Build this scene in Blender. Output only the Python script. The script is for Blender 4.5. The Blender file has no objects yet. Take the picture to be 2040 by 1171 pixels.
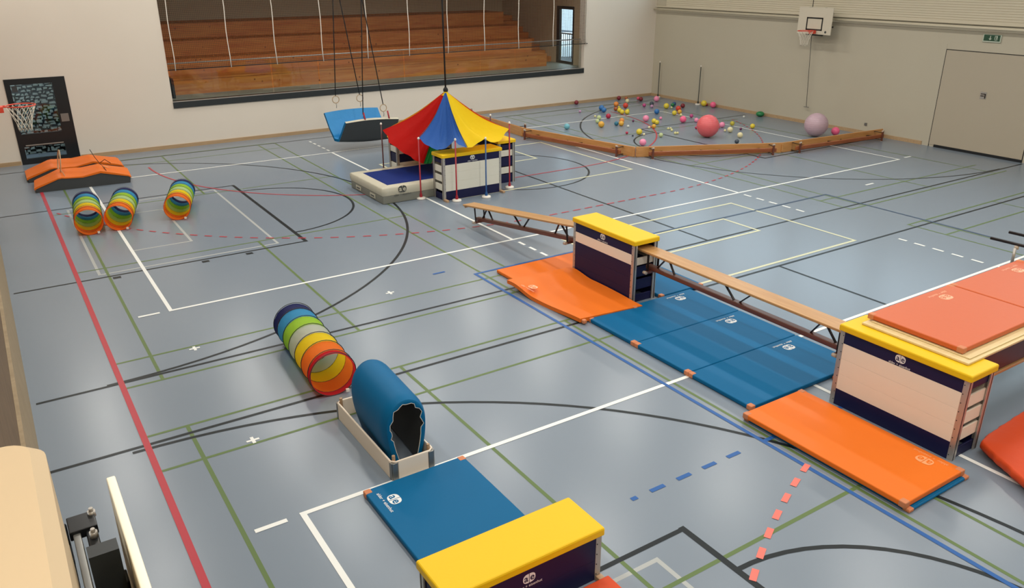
import bpy, math, random
from mathutils import Vector, Matrix
random.seed(7)
PI = math.pi
SC = bpy.context.scene
COL = SC.collection

# ------------------------------------------------------------------ camera
cam_d = bpy.data.cameras.new('camera')
cam = bpy.data.objects.new('camera', cam_d)
COL.objects.link(cam)
cam_d.sensor_fit = 'HORIZONTAL'
cam_d.sensor_width = 36.0
cam_d.lens = 1600.4/2040*36.0
cam_d.clip_start = 0.05
cam_d.clip_end = 300
_y, _p, _r = .5761, -.3874, -.0024
_f = Vector((math.sin(_y)*math.cos(_p), math.cos(_y)*math.cos(_p), math.sin(_p)))
_R = Vector((math.cos(_y), -math.sin(_y), 0))
_U = _R.cross(_f)
_r2 = _R*math.cos(_r) + _U*math.sin(_r)
_u2 = -_R*math.sin(_r) + _U*math.cos(_r)
cam.matrix_world = Matrix(((_r2.x, _u2.x, -_f.x, -1.7033), (_r2.y, _u2.y, -_f.y, -11.8329), (_r2.z, _u2.z, -_f.z, 4.6781), (0, 0, 0, 1)))
SC.camera = cam

# ------------------------------------------------------------------ view, world, lamps
SC.view_settings.view_transform = 'Standard'
SC.view_settings.look = 'None'
SC.view_settings.gamma = 1.0
SC.view_settings.use_curve_mapping = False
SC.view_settings.exposure = 0.93
LAMP_STRENGTH = 27.0
SKY_STRENGTH = 1.7
CEIL = 7.0

w = bpy.data.worlds.new('overcast_sky')
SC.world = w
w.use_nodes = True
wn = w.node_tree
bg = wn.nodes['Background']
bg.inputs['Color'].default_value = (0.72, 0.86, 1.0, 1)
bg.inputs['Strength'].default_value = SKY_STRENGTH

# ------------------------------------------------------------------ materials
def lin(h):
    h = h.lstrip('#')
    c = [int(h[i:i+2], 16)/255 for i in (0, 2, 4)]
    return tuple(x/12.92 if x <= .04045 else ((x+.055)/1.055)**2.4 for x in c) + (1,)
MATS = {}
def mat(name, col, rough=.5, metal=0., spec=.5, noise=None, bump=None, coat=0.):
    """plain surface with optional fine procedural mottling and relief"""
    m = bpy.data.materials.new(name)
    m.use_nodes = True
    nt = m.node_tree
    b = nt.nodes['Principled BSDF']
    b.inputs['Base Color'].default_value = lin(col)
    b.inputs['Roughness'].default_value = rough
    b.inputs['Metallic'].default_value = metal
    b.inputs['Specular IOR Level'].default_value = spec
    b.inputs['Coat Weight'].default_value = coat
    tc = None
    if noise or bump:
        tc = nt.nodes.new('ShaderNodeTexCoord')
    if noise:
        sc, amt = noise
        n = nt.nodes.new('ShaderNodeTexNoise')
        n.inputs['Scale'].default_value = sc
        n.inputs['Detail'].default_value = 4
        nt.links.new(tc.outputs['Object'], n.inputs['Vector'])
        mx = nt.nodes.new('ShaderNodeMix'); mx.data_type = 'RGBA'
        c = lin(col)
        mx.inputs['A'].default_value = tuple(max(0, v*(1-amt)) for v in c[:3]) + (1,)
        mx.inputs['B'].default_value = tuple(min(1, v*(1+amt)) for v in c[:3]) + (1,)
        nt.links.new(n.outputs['Fac'], mx.inputs['Factor'])
        nt.links.new(mx.outputs['Result'], b.inputs['Base Color'])
    if bump:
        sc, st = bump
        n = nt.nodes.new('ShaderNodeTexNoise')
        n.inputs['Scale'].default_value = sc
        n.inputs['Detail'].default_value = 3
        nt.links.new(tc.outputs['Object'], n.inputs['Vector'])
        bp = nt.nodes.new('ShaderNodeBump')
        bp.inputs['Strength'].default_value = st
        bp.inputs['Distance'].default_value = .02
        nt.links.new(n.outputs['Fac'], bp.inputs['Height'])
        nt.links.new(bp.outputs['Normal'], b.inputs['Normal'])
    MATS[name] = m
    return m
def wood(name, c1, c2, rough=.45, scale=(1.2, 14, 14), knots=False):
    m = bpy.data.materials.new(name)
    m.use_nodes = True
    nt = m.node_tree
    b = nt.nodes['Principled BSDF']
    b.inputs['Roughness'].default_value = rough
    tc = nt.nodes.new('ShaderNodeTexCoord')
    mp = nt.nodes.new('ShaderNodeMapping')
    mp.inputs['Scale'].default_value = scale
    nt.links.new(tc.outputs['Object'], mp.inputs['Vector'])
    n = nt.nodes.new('ShaderNodeTexNoise')
    n.inputs['Scale'].default_value = 2.0
    n.inputs['Detail'].default_value = 5
    n.inputs['Distortion'].default_value = .6
    nt.links.new(mp.outputs['Vector'], n.inputs['Vector'])
    r = nt.nodes.new('ShaderNodeValToRGB')
    r.color_ramp.elements[0].position = .3
    r.color_ramp.elements[0].color = lin(c1)
    r.color_ramp.elements[1].position = .7
    r.color_ramp.elements[1].color = lin(c2)
    nt.links.new(n.outputs['Fac'], r.inputs['Fac'])
    out = r.outputs['Color']
    if knots:
        v = nt.nodes.new('ShaderNodeTexVoronoi')
        v.inputs['Scale'].default_value = 3.2
        nt.links.new(tc.outputs['Object'], v.inputs['Vector'])
        r2 = nt.nodes.new('ShaderNodeValToRGB')
        r2.color_ramp.elements[0].position = .05
        r2.color_ramp.elements[0].color = (.35, .25, .2, 1)
        r2.color_ramp.elements[1].position = .12
        r2.color_ramp.elements[1].color = (1, 1, 1, 1)
        nt.links.new(v.outputs['Distance'], r2.inputs['Fac'])
        mx = nt.nodes.new('ShaderNodeMix'); mx.data_type = 'RGBA'; mx.blend_type = 'MULTIPLY'
        mx.inputs['Factor'].default_value = 1
        nt.links.new(out, mx.inputs['A'])
        nt.links.new(r2.outputs['Color'], mx.inputs['B'])
        out = mx.outputs['Result']
    nt.links.new(out, b.inputs['Base Color'])
    MATS[name] = m
    return m
def emit(name, col, strength):
    m = bpy.data.materials.new(name); m.use_nodes = True
    nt = m.node_tree; nt.nodes.clear()
    e = nt.nodes.new('ShaderNodeEmission'); o = nt.nodes.new('ShaderNodeOutputMaterial')
    e.inputs['Color'].default_value = lin(col); e.inputs['Strength'].default_value = strength
    nt.links.new(e.outputs[0], o.inputs[0])
    MATS[name] = m
    return m
def cloth(name, col, trans=.4):
    m = bpy.data.materials.new(name); m.use_nodes = True
    nt = m.node_tree
    b = nt.nodes['Principled BSDF']
    b.inputs['Base Color'].default_value = lin(col); b.inputs['Roughness'].default_value = .6; b.inputs['Specular IOR Level'].default_value = .12
    t = nt.nodes.new('ShaderNodeBsdfTranslucent'); t.inputs['Color'].default_value = lin(col)
    mx = nt.nodes.new('ShaderNodeMixShader'); mx.inputs[0].default_value = trans
    nt.links.new(b.outputs[0], mx.inputs[1]); nt.links.new(t.outputs[0], mx.inputs[2])
    nt.links.new(mx.outputs[0], nt.nodes['Material Output'].inputs[0])
    tc = nt.nodes.new('ShaderNodeTexCoord')
    n = nt.nodes.new('ShaderNodeTexNoise'); n.inputs['Scale'].default_value = 9
    bp = nt.nodes.new('ShaderNodeBump'); bp.inputs['Strength'].default_value = .35; bp.inputs['Distance'].default_value = .03
    nt.links.new(tc.outputs['Object'], n.inputs['Vector'])
    nt.links.new(n.outputs['Fac'], bp.inputs['Height'])
    nt.links.new(bp.outputs['Normal'], b.inputs['Normal'])
    MATS[name] = m
    return m
def glass(name, col=(1, 1, 1, 1), refl=.08):
    m = bpy.data.materials.new(name); m.use_nodes = True
    nt = m.node_tree; nt.nodes.clear()
    t = nt.nodes.new('ShaderNodeBsdfTransparent'); t.inputs[0].default_value = col
    g = nt.nodes.new('ShaderNodeBsdfGlossy'); g.inputs['Roughness'].default_value = .03
    lw = nt.nodes.new('ShaderNodeLayerWeight'); lw.inputs[0].default_value = .5
    pw = nt.nodes.new('ShaderNodeMath'); pw.operation = 'POWER'; pw.inputs[1].default_value = 5
    f = nt.nodes.new('ShaderNodeMath'); f.operation = 'MULTIPLY_ADD'; f.inputs[1].default_value = .92; f.inputs[2].default_value = .05
    nt.links.new(lw.outputs['Facing'], pw.inputs[0]); nt.links.new(pw.outputs[0], f.inputs[0])
    mx = nt.nodes.new('ShaderNodeMixShader'); o = nt.nodes.new('ShaderNodeOutputMaterial')
    nt.links.new(f.outputs[0], mx.inputs[0]); nt.links.new(t.outputs[0], mx.inputs[1]); nt.links.new(g.outputs[0], mx.inputs[2])
    nt.links.new(mx.outputs[0], o.inputs[0])
    MATS[name] = m
    return m

FLOOR_ROUGH = .26
mat('floor_blue', '#7a8692', FLOOR_ROUGH, spec=.42, noise=(.35, .05))
for n_, c_ in (('line_white', '#e9ebe6'), ('line_black', '#1c2326'), ('line_green', '#5f7446'), ('line_red', '#b23a44'),
               ('line_blue', '#2b5c9c'), ('line_grey', '#a9adab'), ('line_yellow', '#cfcfae'), ('line_salmon', '#e8786c'), ('line_dark_blue', '#3d5068')):
    mat(n_, c_, .36, spec=.18)
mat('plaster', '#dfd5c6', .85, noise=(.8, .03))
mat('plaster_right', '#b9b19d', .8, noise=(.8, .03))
mat('panel_upper', '#cdc3ab', .6)
mat('cream_paint', '#c2ac8a', .75, noise=(3, .02))
wood('left_band_wood', '#8f7c5e', '#a08d6e', .6, (6, 6, 2))
mat('ceiling_grey', '#b9b4a8', .9)
mat('frame_dark', '#23282a', .5)
mat('frame_black', '#14171a', .35)
mat('door_grey', '#b0a591', .6)
mat('gap_dark', '#1a1918', .8)
mat('gallery_wall', '#c8b496', .9)
mat('gallery_floor', '#8d9287', .5)
wood('skirting_wood', '#a98c68', '#b89b77')
wood('wall_wood', '#645038', '#766046', .7, (6, 6, 2))
wood('bench_wood', '#b0824e', '#bf925d', .35)
wood('fence_wood', '#bd8549', '#cc955c', .35)
wood('bleacher_wood', '#c26a2a', '#dc9246', .5, (.5, 5, 5), knots=True)
wood('brown_beam', '#5d3226', '#70402f', .35)
wood('fence_beam', '#854623', '#9a552c', .35)
wood('board_wood', '#d8c08a', '#e2cc98', .45)
wood('peg_wood', '#a98765', '#bb9a78', .5)
mat('steel_dark', '#2b211f', .35, .6)
mat('steel_grey', '#8e8e8a', .35, .7)
mat('aluminium', '#b8b3ab', .35, .6)
mat('box_navy', '#15173f', .45, spec=.3)
mat('box_cream', '#eee0cc', .5, spec=.3)
mat('box_white', '#dcdacb', .45)
mat('lid_yellow', '#e9be14', .45, spec=.25, bump=(40, .05))
mat('mat_blue', '#06608e', .5, spec=.14, bump=(18, .05))
mat('mat_blue_side', '#123a63', .5)
mat('mat_orange', '#e4701a', .45, spec=.25, bump=(12, .05))
mat('mat_red_orange', '#d04a20', .5, spec=.25, bump=(9, .2))
mat('mat_salmon', '#c95f2c', .42, spec=.32, bump=(12, .05))
mat('mat_grey', '#3c3f40', .6)
mat('mat_cream', '#bfbaa6', .65)
mat('mat_deep_blue', '#102a70', .6, spec=.15, bump=(14, .1))
mat('mat_grey_side', '#77786e', .6)
mat('swing_blue', '#2186c2', .45, bump=(9, .3))
mat('leather', '#c97d52', .6)
mat('emblem_white', '#e6e8e6', .5)
mat('emblem_faint', '#efa06a', .5)
mat('emblem_pink', '#f2b48e', .5)
mat('emblem_dark', '#3b3e3c', .5)
mat('rubber', '#b9aa98', .7)
mat('rope_black', '#1b1b1b', .8)
mat('rope_tan', '#b59a77', .7)
mat('cord_white', '#e8e0d2', .6)
mat('net_black', '#3a2c22', .8)
mat('net_white', '#e4dccb', .7)
mat('strap_red', '#9e1f2e', .6)
mat('rim_orange', '#d8432a', .4)
mat('backboard', '#cdc4b0', .5)
mat('board_cream', '#f0ead2', .5)
mat('mark_black', '#15120f', .5)
mat('pole_red', '#9e1c2b', .35)
mat('pole_blue', '#1f4f86', .35)
mat('pole_dark', '#232b24', .4)
mat('pole_maroon', '#4a1c1c', .4)
mat('plastic_white', '#e6e0d6', .45)
mat('sign_green', '#22472f', .5)
mat('sign_white', '#b8c0ae', .5)
mat('stone', '#8b9593', .9, noise=(5, .3))
mat('asphalt', '#555e66', .9)
mat('car_white', '#e8eef2', .3)
mat('tyre', '#20252a', .7)
mat('render_far', '#dfe6e8', .9)
emit('lamp_glow', '#fffaf2', LAMP_STRENGTH)
glass('pane', (.93, .97, .96, 1))
glass('pane_guard', (.9, .93, .92, 1))
cloth('tent_red', '#bb0d04', .3); cloth('tent_orange', '#f0a030', .35); cloth('tent_yellow', '#f2cf1c', .35)
cloth('tent_blue', '#3563ae', .3); cloth('tent_green', '#1f7a34', .3); cloth('tent_orangered', '#e4502a', .35)
cloth('tun_red', '#cf2b35', .5); cloth('tun_orange', '#fb8430', .5); cloth('tun_yellow', '#fbdf2c', .5)
cloth('tun_grey', '#cfd4c8', .5); cloth('tun_lime', '#b2dd48', .5); cloth('tun_sky', '#4ea6d8', .5); cloth('tun_navy', '#2b2f5e', .35)
cloth('tun_palegreen', '#bcd898', .4)

# ------------------------------------------------------------------ mesh helpers
class MB:
    def __init__(s): s.v = []; s.f = []; s.sm = []
    def poly(s, pts, smooth=False):
        n = len(s.v); s.v += [tuple(p) for p in pts]; s.f.append(tuple(range(n, n+len(pts)))); s.sm.append(smooth); return s
    def box(s, x0, x1, y0, y1, z0, z1):
        n = len(s.v)
        s.v += [(x0, y0, z0), (x1, y0, z0), (x1, y1, z0), (x0, y1, z0), (x0, y0, z1), (x1, y0, z1), (x1, y1, z1), (x0, y1, z1)]
        for q in ((0, 3, 2, 1), (4, 5, 6, 7), (0, 1, 5, 4), (1, 2, 6, 5), (2, 3, 7, 6), (3, 0, 4, 7)):
            s.f.append(tuple(n+i for i in q)); s.sm.append(False)
        return s
    def bar(s, p, q, w=.03, h=None, up=(0, 0, 1)):
        p = Vector(p); q = Vector(q); h = h or w
        d = (q-p).normalized(); u = Vector(up)
        if abs(d.dot(u)) > .98: u = Vector((0, 1, 0))
        a = d.cross(u).normalized()*w/2; b = a.cross(d).normalized()*h/2
        n = len(s.v)
        for c in (p, q):
            s.v += [tuple(c-a-b), tuple(c+a-b), tuple(c+a+b), tuple(c-a+b)]
        for f in ((0, 1, 2, 3), (7, 6, 5, 4), (0, 4, 5, 1), (1, 5, 6, 2), (2, 6, 7, 3), (3, 7, 4, 0)):
            s.f.append(tuple(n+i for i in f)); s.sm.append(False)
        return s
    def tube(s, pts, r, n=8, closed=False, caps=True, ry=None):
        pts = [Vector(p) for p in pts]; m = len(pts); base = len(s.v)
        ref = None
        for i, p in enumerate(pts):
            if closed: d = pts[(i+1) % m]-pts[i-1]
            else: d = pts[min(i+1, m-1)]-pts[max(i-1, 0)]
            d.normalize()
            if ref is None:
                ref = Vector((0, 0, 1)) if abs(d.z) < .9 else Vector((1, 0, 0))
            a = d.cross(ref)
            if a.length < 1e-5: a = d.cross(Vector((0, 1, 0.3)))
            a.normalize(); b = a.cross(d).normalized(); ref = b
            rr = r[i] if isinstance(r, (list, tuple)) else r
            for k in range(n):
                t = 2*PI*k/n
                s.v.append(tuple(p+a*math.cos(t)*rr+b*math.sin(t)*rr))
        for i in range(m if closed else m-1):
            j = (i+1) % m
            for k in range(n):
                l = (k+1) % n
                s.f.append((base+i*n+k, base+i*n+l, base+j*n+l, base+j*n+k)); s.sm.append(True)
        if caps and not closed:
            s.f.append(tuple(base+k for k in range(n))[::-1]); s.sm.append(False)
            s.f.append(tuple(base+(m-1)*n+k for k in range(n))); s.sm.append(False)
        return s
    def cyl(s, p, q, r, n=12, r2=None):
        return s.tube([p, q], [r, r if r2 is None else r2], n)
    def lathe(s, prof, n=16, c=(0, 0, 0)):
        base = len(s.v)
        for r, z in prof:
            for k in range(n):
                t = 2*PI*k/n
                s.v.append((c[0]+r*math.cos(t), c[1]+r*math.sin(t), c[2]+z))
        for i in range(len(prof)-1):
            for k in range(n):
                l = (k+1) % n
                s.f.append((base+i*n+k, base+i*n+l, base+(i+1)*n+l, base+(i+1)*n+k)); s.sm.append(True)
        return s
    def grid(s, P, closed=False, smooth=True):
        """P: rows of points"""
        base = len(s.v); R = len(P); Cn = len(P[0])
        for row in P: s.v += [tuple(p) for p in row]
        for i in range(R-1):
            for k in range(Cn if closed else Cn-1):
                l = (k+1) % Cn
                s.f.append((base+i*Cn+k, base+i*Cn+l, base+(i+1)*Cn+l, base+(i+1)*Cn+k)); s.sm.append(smooth)
        return s
    def build(s, name, m, parent=None, bevel=0, seg=2, solid=0, loc=None, rot=None):
        me = bpy.data.meshes.new(name)
        me.from_pydata(s.v, [], s.f)
        me.polygons.foreach_set('use_smooth', s.sm)
        me.materials.append(MATS[m] if isinstance(m, str) else m)
        me.update()
        o = bpy.data.objects.new(name, me); COL.objects.link(o)
        if parent: o.parent = parent
        if loc: o.location = loc
        if rot: o.rotation_euler = rot
        if solid:
            md = o.modifiers.new('thickness', 'SOLIDIFY'); md.thickness = solid; md.offset = 0
        if bevel:
            md = o.modifiers.new('rounding', 'BEVEL'); md.width = bevel; md.segments = seg; md.limit_method = 'ANGLE'
            md.angle_limit = math.radians(40)
            me.polygons.foreach_set('use_smooth', [True]*len(s.f))
            md2 = o.modifiers.new('shade', 'WEIGHTED_NORMAL')
        return o
def B(*a): return MB().box(*a)
def tag(o, label=None, cat=None, group=None, kind=None):
    if label: o['label'] = label
    if cat: o['category'] = cat
    if group: o['group'] = group
    if kind: o['kind'] = kind
    return o
def empty(name, loc=(0, 0, 0), rz=0, label=None, cat=None, group=None):
    o = bpy.data.objects.new(name, None); COL.objects.link(o)
    o.empty_display_size = .1
    o.location = loc; o.rotation_euler = (0, 0, rz)
    return tag(o, label, cat, group)
def struct(name, mb, m, parent=None, **k):
    o = mb.build(name, m, parent, **k)
    if not parent: o['kind'] = 'structure'
    return o
KIDS = {}
def kids(o):
    return [c for c in bpy.data.objects if c.parent == o]
def copy_tree(o, parent=None, label=None):
    c = o.copy(); COL.objects.link(c); c.parent = parent
    for ch in kids(o): copy_tree(ch, c)
    if label: c['label'] = label
    return c

# printed emblem: two half rounds with letters, and a line of lettering below
def text_mesh(body, size, bold=0.0):
    cu = bpy.data.curves.new('lettering', 'FONT'); cu.body = body; cu.size = size
    cu.align_x = 'CENTER'; cu.align_y = 'CENTER'; cu.offset = bold; cu.resolution_u = 3
    t = bpy.data.objects.new('lettering', cu); COL.objects.link(t)
    bpy.context.view_layer.update()
    me = bpy.data.meshes.new_from_object(t.evaluated_get(bpy.context.evaluated_depsgraph_get()))
    COL.objects.unlink(t); bpy.data.objects.remove(t)
    return me
def add_text(mb, body, size, dx, dy, dz=0, bold=0.0):
    me = text_mesh(body, size, bold); n = len(mb.v)
    mb.v += [(v.co.x+dx, v.co.y+dy, dz) for v in me.vertices]
    for p in me.polygons: mb.f.append(tuple(n+i for i in p.vertices)); mb.sm.append(False)
    bpy.data.meshes.remove(me)
_e = MB()
for sg in (-1, 1):     # half rounds (superellipse) left and right of a narrow slit
    pts = [(sg*.006, -.10)]
    for k in range(0, 17):
        t = -PI/2+PI*k/16
        pts.append((sg*(.006+.125*abs(math.cos(t))**.75), .10*math.copysign(abs(math.sin(t))**.8, math.sin(t))))
    pts.append((sg*.006, .10))
    if sg < 0: pts = pts[::-1]
    _e.poly([(x, y+.03, 0) for x, y in pts])
add_text(_e, 'alder + eisenhut', .085, 0, -.13, 0, .0004)
_l = MB()
add_text(_l, 'a', .2, -.065, .034, .0008, .004)
add_text(_l, 'e', .2, .065, .034, .0008, .004)
LOGO = {}
def emblem(parent, loc, rot, size, m_print, m_ground):
    """size = width of the rounded emblem in metres"""
    s = size/.262
    for key, mb, m, nm in (('p'+m_print, _e, m_print, 'printed_emblem'), ('l'+m_ground, _l, m_ground, 'printed_letters')):
        if key not in LOGO:
            me = bpy.data.meshes.new(nm); me.from_pydata(mb.v, [], mb.f); me.materials.append(MATS[m]); LOGO[key] = me
        o = bpy.data.objects.new(nm, LOGO[key]); COL.objects.link(o)
        if parent: o.parent = parent
        o.location = loc; o.rotation_euler = rot; o.scale = (s, s, s)

# ================================================================== SETTING
X0, X1, Y0, Y1 = -1.95, 20.25, -17.5, 11.97
floor = struct('floor', B(X0-.2, X1+.3, Y0-.2, Y1+.3, -.1, 0), 'floor_blue')
# --- court markings (painted, lying on the floor)
LAYER = [0]
class Lines:
    def __init__(s, w=.05):
        LAYER[0] += 1; s.z = .0005*LAYER[0]; s.w = w; s.mb = MB()
    def seg(s, x0, y0, x1, y1, w=None):
        w = (w or s.w)/2; s.z += .00001
        d = Vector((x1-x0, y1-y0, 0)).normalized(); n = Vector((-d.y, d.x, 0))*w; e = d*w
        a = Vector((x0, y0, s.z)); b = Vector((x1, y1, s.z))
        s.mb.poly([a-e-n, b+e-n, b+e+n, a-e+n]); return s
    def dash(s, x0, y0, x1, y1, on, off, w=None):
        L = math.hypot(x1-x0, y1-y0); t = 0
        while t < L:
            q = min(t+on, L); s.seg(x0+(x1-x0)*t/L, y0+(y1-y0)*t/L, x0+(x1-x0)*q/L, y0+(y1-y0)*q/L, w); t += on+off
        return s
    def arc(s, cx, cy, r, a0, a1, n=48, dash=None):
        w = s.w/2
        if dash:
            on, off = dash; da = (a1-a0); L = abs(da)*r; t = 0
            while t < L:
                q = min(t+on, L)
                s._arc(cx, cy, r, a0+da*t/L, a0+da*q/L, 3); t += on+off
        else: s._arc(cx, cy, r, a0, a1, n)
        return s
    def _arc(s, cx, cy, r, a0, a1, n):
        w = s.w/2; s.z += .00001
        P = [[(cx+(r+k)*math.cos(a0+(a1-a0)*i/n), cy+(r+k)*math.sin(a0+(a1-a0)*i/n), s.z) for k in (w, -w)] for i in range(n+1)]
        s.mb.grid(P, smooth=False)
    def done(s, m, label): 
        o = s.mb.build('court_line', m, floor); o['label'] = label; return o
R_ = math.radians
# grey floor-hockey goal areas
L = Lines(.045)
for cy in (4.46, -10.17):
    L.seg(-.66, cy-2.26, -.66, cy+2.26).seg(-.66, cy-2.26, 2.31, cy-2.26).seg(2.31, cy-2.26, 2.31, cy+2.26).seg(-.66, cy+2.26, 2.31, cy+2.26)
    L.seg(.05, cy-1.26, 1.02, cy-1.26).seg(1.02, cy-1.26, 1.02, cy+1.26).seg(.05, cy+1.26, 1.02, cy+1.26)
L.done('line_grey', 'pale grey rectangles of goal areas')
# green badminton courts
L = Lines(.042)
for (ya, yb) in ((11.15, -2.19), (-3.47, -16.9)):
    s_ = 1 if ya > 0 else -1
    ym = (ya+yb)/2; yt, yo = max(ya, yb), min(ya, yb)
    for xo, sg in ((-.98, 1), (19.02, -1)):
        X = lambda t: xo+sg*t
        for t in (.44, 5.6, 6.08): L.seg(X(t), yt, X(t), yo)
        for yy in (yt, yt-.76, ym+1.98, ym-1.98, yo+.76, yo): L.seg(X(0), yy, X(6.08), yy)
        L.seg(X(3.02), yt, X(3.02), ym+1.98).seg(X(3.02), ym-1.98, X(3.02), yo)
L.done('line_green', 'green badminton court lines')
# black basketball courts
L = Lines(.05)
for cy, b in ((4.46, -2.02), (-10.17, -3.64)):
    for sg, ox in ((1, 0), (-1, 18)):
        X = lambda t: ox+sg*t
        L.seg(X(-1.87), cy-2.43, X(2.78), cy-2.43).seg(X(-1.87), cy+2.43, X(2.78), cy+2.43)
        a0, a1 = (-PI/2, PI/2) if sg > 0 else (PI/2, 3*PI/2)
        L.arc(X(2.78), cy, 1.8, a0, a1, 32)
        L.arc(X(-1.14), cy, 6.45, a0, a1, 72)
    L.arc(9, cy, 1.8, 0, 2*PI, 48)
L.seg(-1.87, -2.02, 20.1, -2.02).seg(-1.87, -3.64, 20.1, -3.64).seg(-1.87, 11.1, 20.1, 11.1)
L.seg(8.97, 11.1, 8.97, -2.02).seg(8.97, -3.64, 8.97, -16.7)
for x, y in ((-.45, 1.97), (.95, 1.97), (1.7, 1.97)): L.seg(x, y-.06, x+.02, y-.06, .1)
L.done('line_black', 'black basketball court lines').data
L = Lines(.045)
for sg, ox in ((1, 0), (-1, 18)):
    X = lambda t: ox+sg*t
    for cy in (4.46, -10.17): L.seg(X(2.78), cy-2.43, X(2.78), cy+2.43, .065)
L.done('line_black', 'broad black free-throw lines')
# yellow unihockey areas
L = Lines(.055)
L.seg(6.5, 3.02, 11.5, 3.02).seg(11.5, 3.02, 11.5, 6.97).seg(11.5, 6.97, 6.5, 6.97).seg(6.5, 6.97, 6.5, 3.02)
L.seg(7.77, 5.34, 10.23, 5.34).seg(10.23, 5.34, 10.23, 6.32).seg(10.23, 6.32, 7.77, 6.32).seg(7.77, 6.32, 7.77, 5.34)
L.seg(6.78, -.5, 11.22, -.5).seg(11.22, -.5, 11.22, -3.5).seg(11.22, -3.5, 6.78, -3.5).seg(6.78, -3.5, 6.78, -.5)
L.seg(7.78, -1.22, 10.22, -1.22).seg(10.22, -1.22, 10.22, -2.13).seg(10.22, -2.13, 7.78, -2.13)
L.done('line_yellow', 'pale yellow unihockey goal areas')
# white volleyball courts
L = Lines(.055)
for (ya, yb) in ((9, 0), (-5.66, -14.66)):
    L.seg(0, ya, 18, ya).seg(0, yb, 18, yb).seg(0, ya, 0, yb).seg(18, ya, 18, yb).seg(6, ya, 6, yb).seg(12, ya, 12, yb)
    for x in (6.02, 11.98):
        L.dash(x, ya+.24, x, ya+1.75, .15, .2).dash(x, yb-.2, x, yb-1.75, .15, .2)
for x, y in ((-.3, 0), (-.3, -5.67), (18.45, .05), (15.09, -1.14)): L.seg(x-.12, y, x+.12, y)
for x, y in ((2.99, -1.14), (-.02, -4.16), (-.01, -1.51)): L.seg(x-.05, y, x+.05, y, .035).seg(x, y-.05, x, y+.05, .035)
L.done('line_white', 'white volleyball court lines')
# blue court
L = Lines(.05)
L.seg(4.51, -1.16, 8.5, -1.16).seg(4.51, -1.16, 4.51, -17.4).seg(4.51, -7.16, 13.49, -7.16)
L.dash(4.12, -7.16, 2.7, -7.16, .13, .22).seg(4.6, -7.16, 4.75, -7.16).seg(3.95, -.79, 4.12, -.79)
L.done('line_blue', 'blue volleyball court lines')
L = Lines(.05)
L.seg(8.5, -1.16, 13.49, -1.16).seg(13.49, -1.16, 13.49, -17.4)
L.done('line_dark_blue', 'dark blue court lines on the far side')
# red handball lines
L = Lines(.058)
L.seg(-.985, 11.9, -.985, -17.4).seg(18.985, 11.9, 18.985, -17.4).seg(-.985, 9.9, 6, 9.9, .0001)
L.mb = MB(); L.seg(-.985, 10.6, -.985, -17.4, .066)
L.w = .042
L.arc(7.5, 9.9, 6, PI, 1.5*PI, 40).arc(10.5, 9.9, 6, 1.5*PI, 2*PI, 40).seg(7.5, 3.9, 10.5, 3.9)
L.arc(7.5, 9.9, 9, PI*1.12, 1.5*PI, dash=(.15, .15)).arc(10.5, 9.9, 9, 1.5*PI, 1.88*PI, dash=(.15, .15)).dash(7.5, .9, 10.5, .9, .15, .15)
L.done('line_red', 'red handball lines')
L = Lines(.06)
L.arc(7.5, -16.2, 9, PI*.93, .5*PI, dash=(.15, .15))
L.done('line_salmon', 'salmon dashed arc')

# --- far wall with door opening and gallery opening
T = .3
wf = MB()
wf.box(X0-.3, -1.14, Y1, Y1+T, 0, CEIL).box(-1.14, .2, Y1, Y1+T, 2.12, CEIL).box(.2, 2.7, Y1, Y1+T, 0, CEIL)
wf.box(2.7, 16.88, Y1, Y1+T, 0, 1.08).box(2.7, 16.88, Y1, Y1+T, 5.2, CEIL).box(16.88, X1+.3, Y1, Y1+T, 0, CEIL)
struct('wall_far', wf, 'plaster')
struct('baseboard_far', MB().box(X0, -1.16, Y1-.018, Y1, 0, .1).box(.22, X1, Y1-.018, Y1, 0, .1), 'skirting_wood')
# --- right wall: plain below, ribbed panels and window band above
DY0, DY1, DZ = -1.93, .56, 2.58
wr = MB()
wr.box(X1, X1+T, Y0, Y1+T, 0, 3.3).box(X1, X1+T, Y0, Y1+T, 3.3, 3.9).box(X1, X1+T, Y0, Y1+T, 6.6, CEIL)
for k in range(10):
    y = Y0+k*3.2; wr.box(X1, X1+T, y-.12, y+.12, 3.9, 6.6)
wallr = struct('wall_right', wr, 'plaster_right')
struct('baseboard_right', MB().box(X1-.018, X1, .78, Y1, 0, .1).box(X1-.018, X1, Y0, -2.1, 0, .1), 'skirting_wood')
rb = MB()
z = 3.3
P = []
while z < 3.9:
    P += [(X1-.10, z), (X1-.10, z+.05), (X1-.088, z+.053), (X1-.088, z+.058)]; z += .062
rb.grid([[(x, y, zz) for x, zz in P] for y in (11.35, Y0)], smooth=False)
rb.poly([(X1-.10, Y0, 3.3), (X1, Y0, 3.3), (X1, 11.35, 3.3), (X1-.10, 11.35, 3.3)])
rb.poly([(X1-.10, 11.35, 3.3), (X1, 11.35, 3.3), (X1, 11.35, 3.92), (X1-.10, 11.35, 3.92)])
rb.poly([(X1-.10, Y0, 3.92), (X1-.10, 11.35, 3.92), (X1, 11.35, 3.92), (X1, Y0, 3.92)])
o = rb.build('ribbed_panel', 'panel_upper', wallr); o['kind'] = 'stuff'; o['label'] = 'cream ribbed wall lining above the rail'
MB().box(X1-.104, X1-.09, 4.93, 4.95, 3.3, 3.9).box(X1-.104, X1-.09, -3.2, -3.18, 3.3, 3.9).build('panel_joint', 'gap_dark', wallr)
o = MB().tube([(X1-.17, Y0, 3.19), (X1-.17, 11.9, 3.19)], .036, 12).build('rail_pipe', 'panel_upper', wallr); o['label'] = 'round cream rail along the wall'
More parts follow.
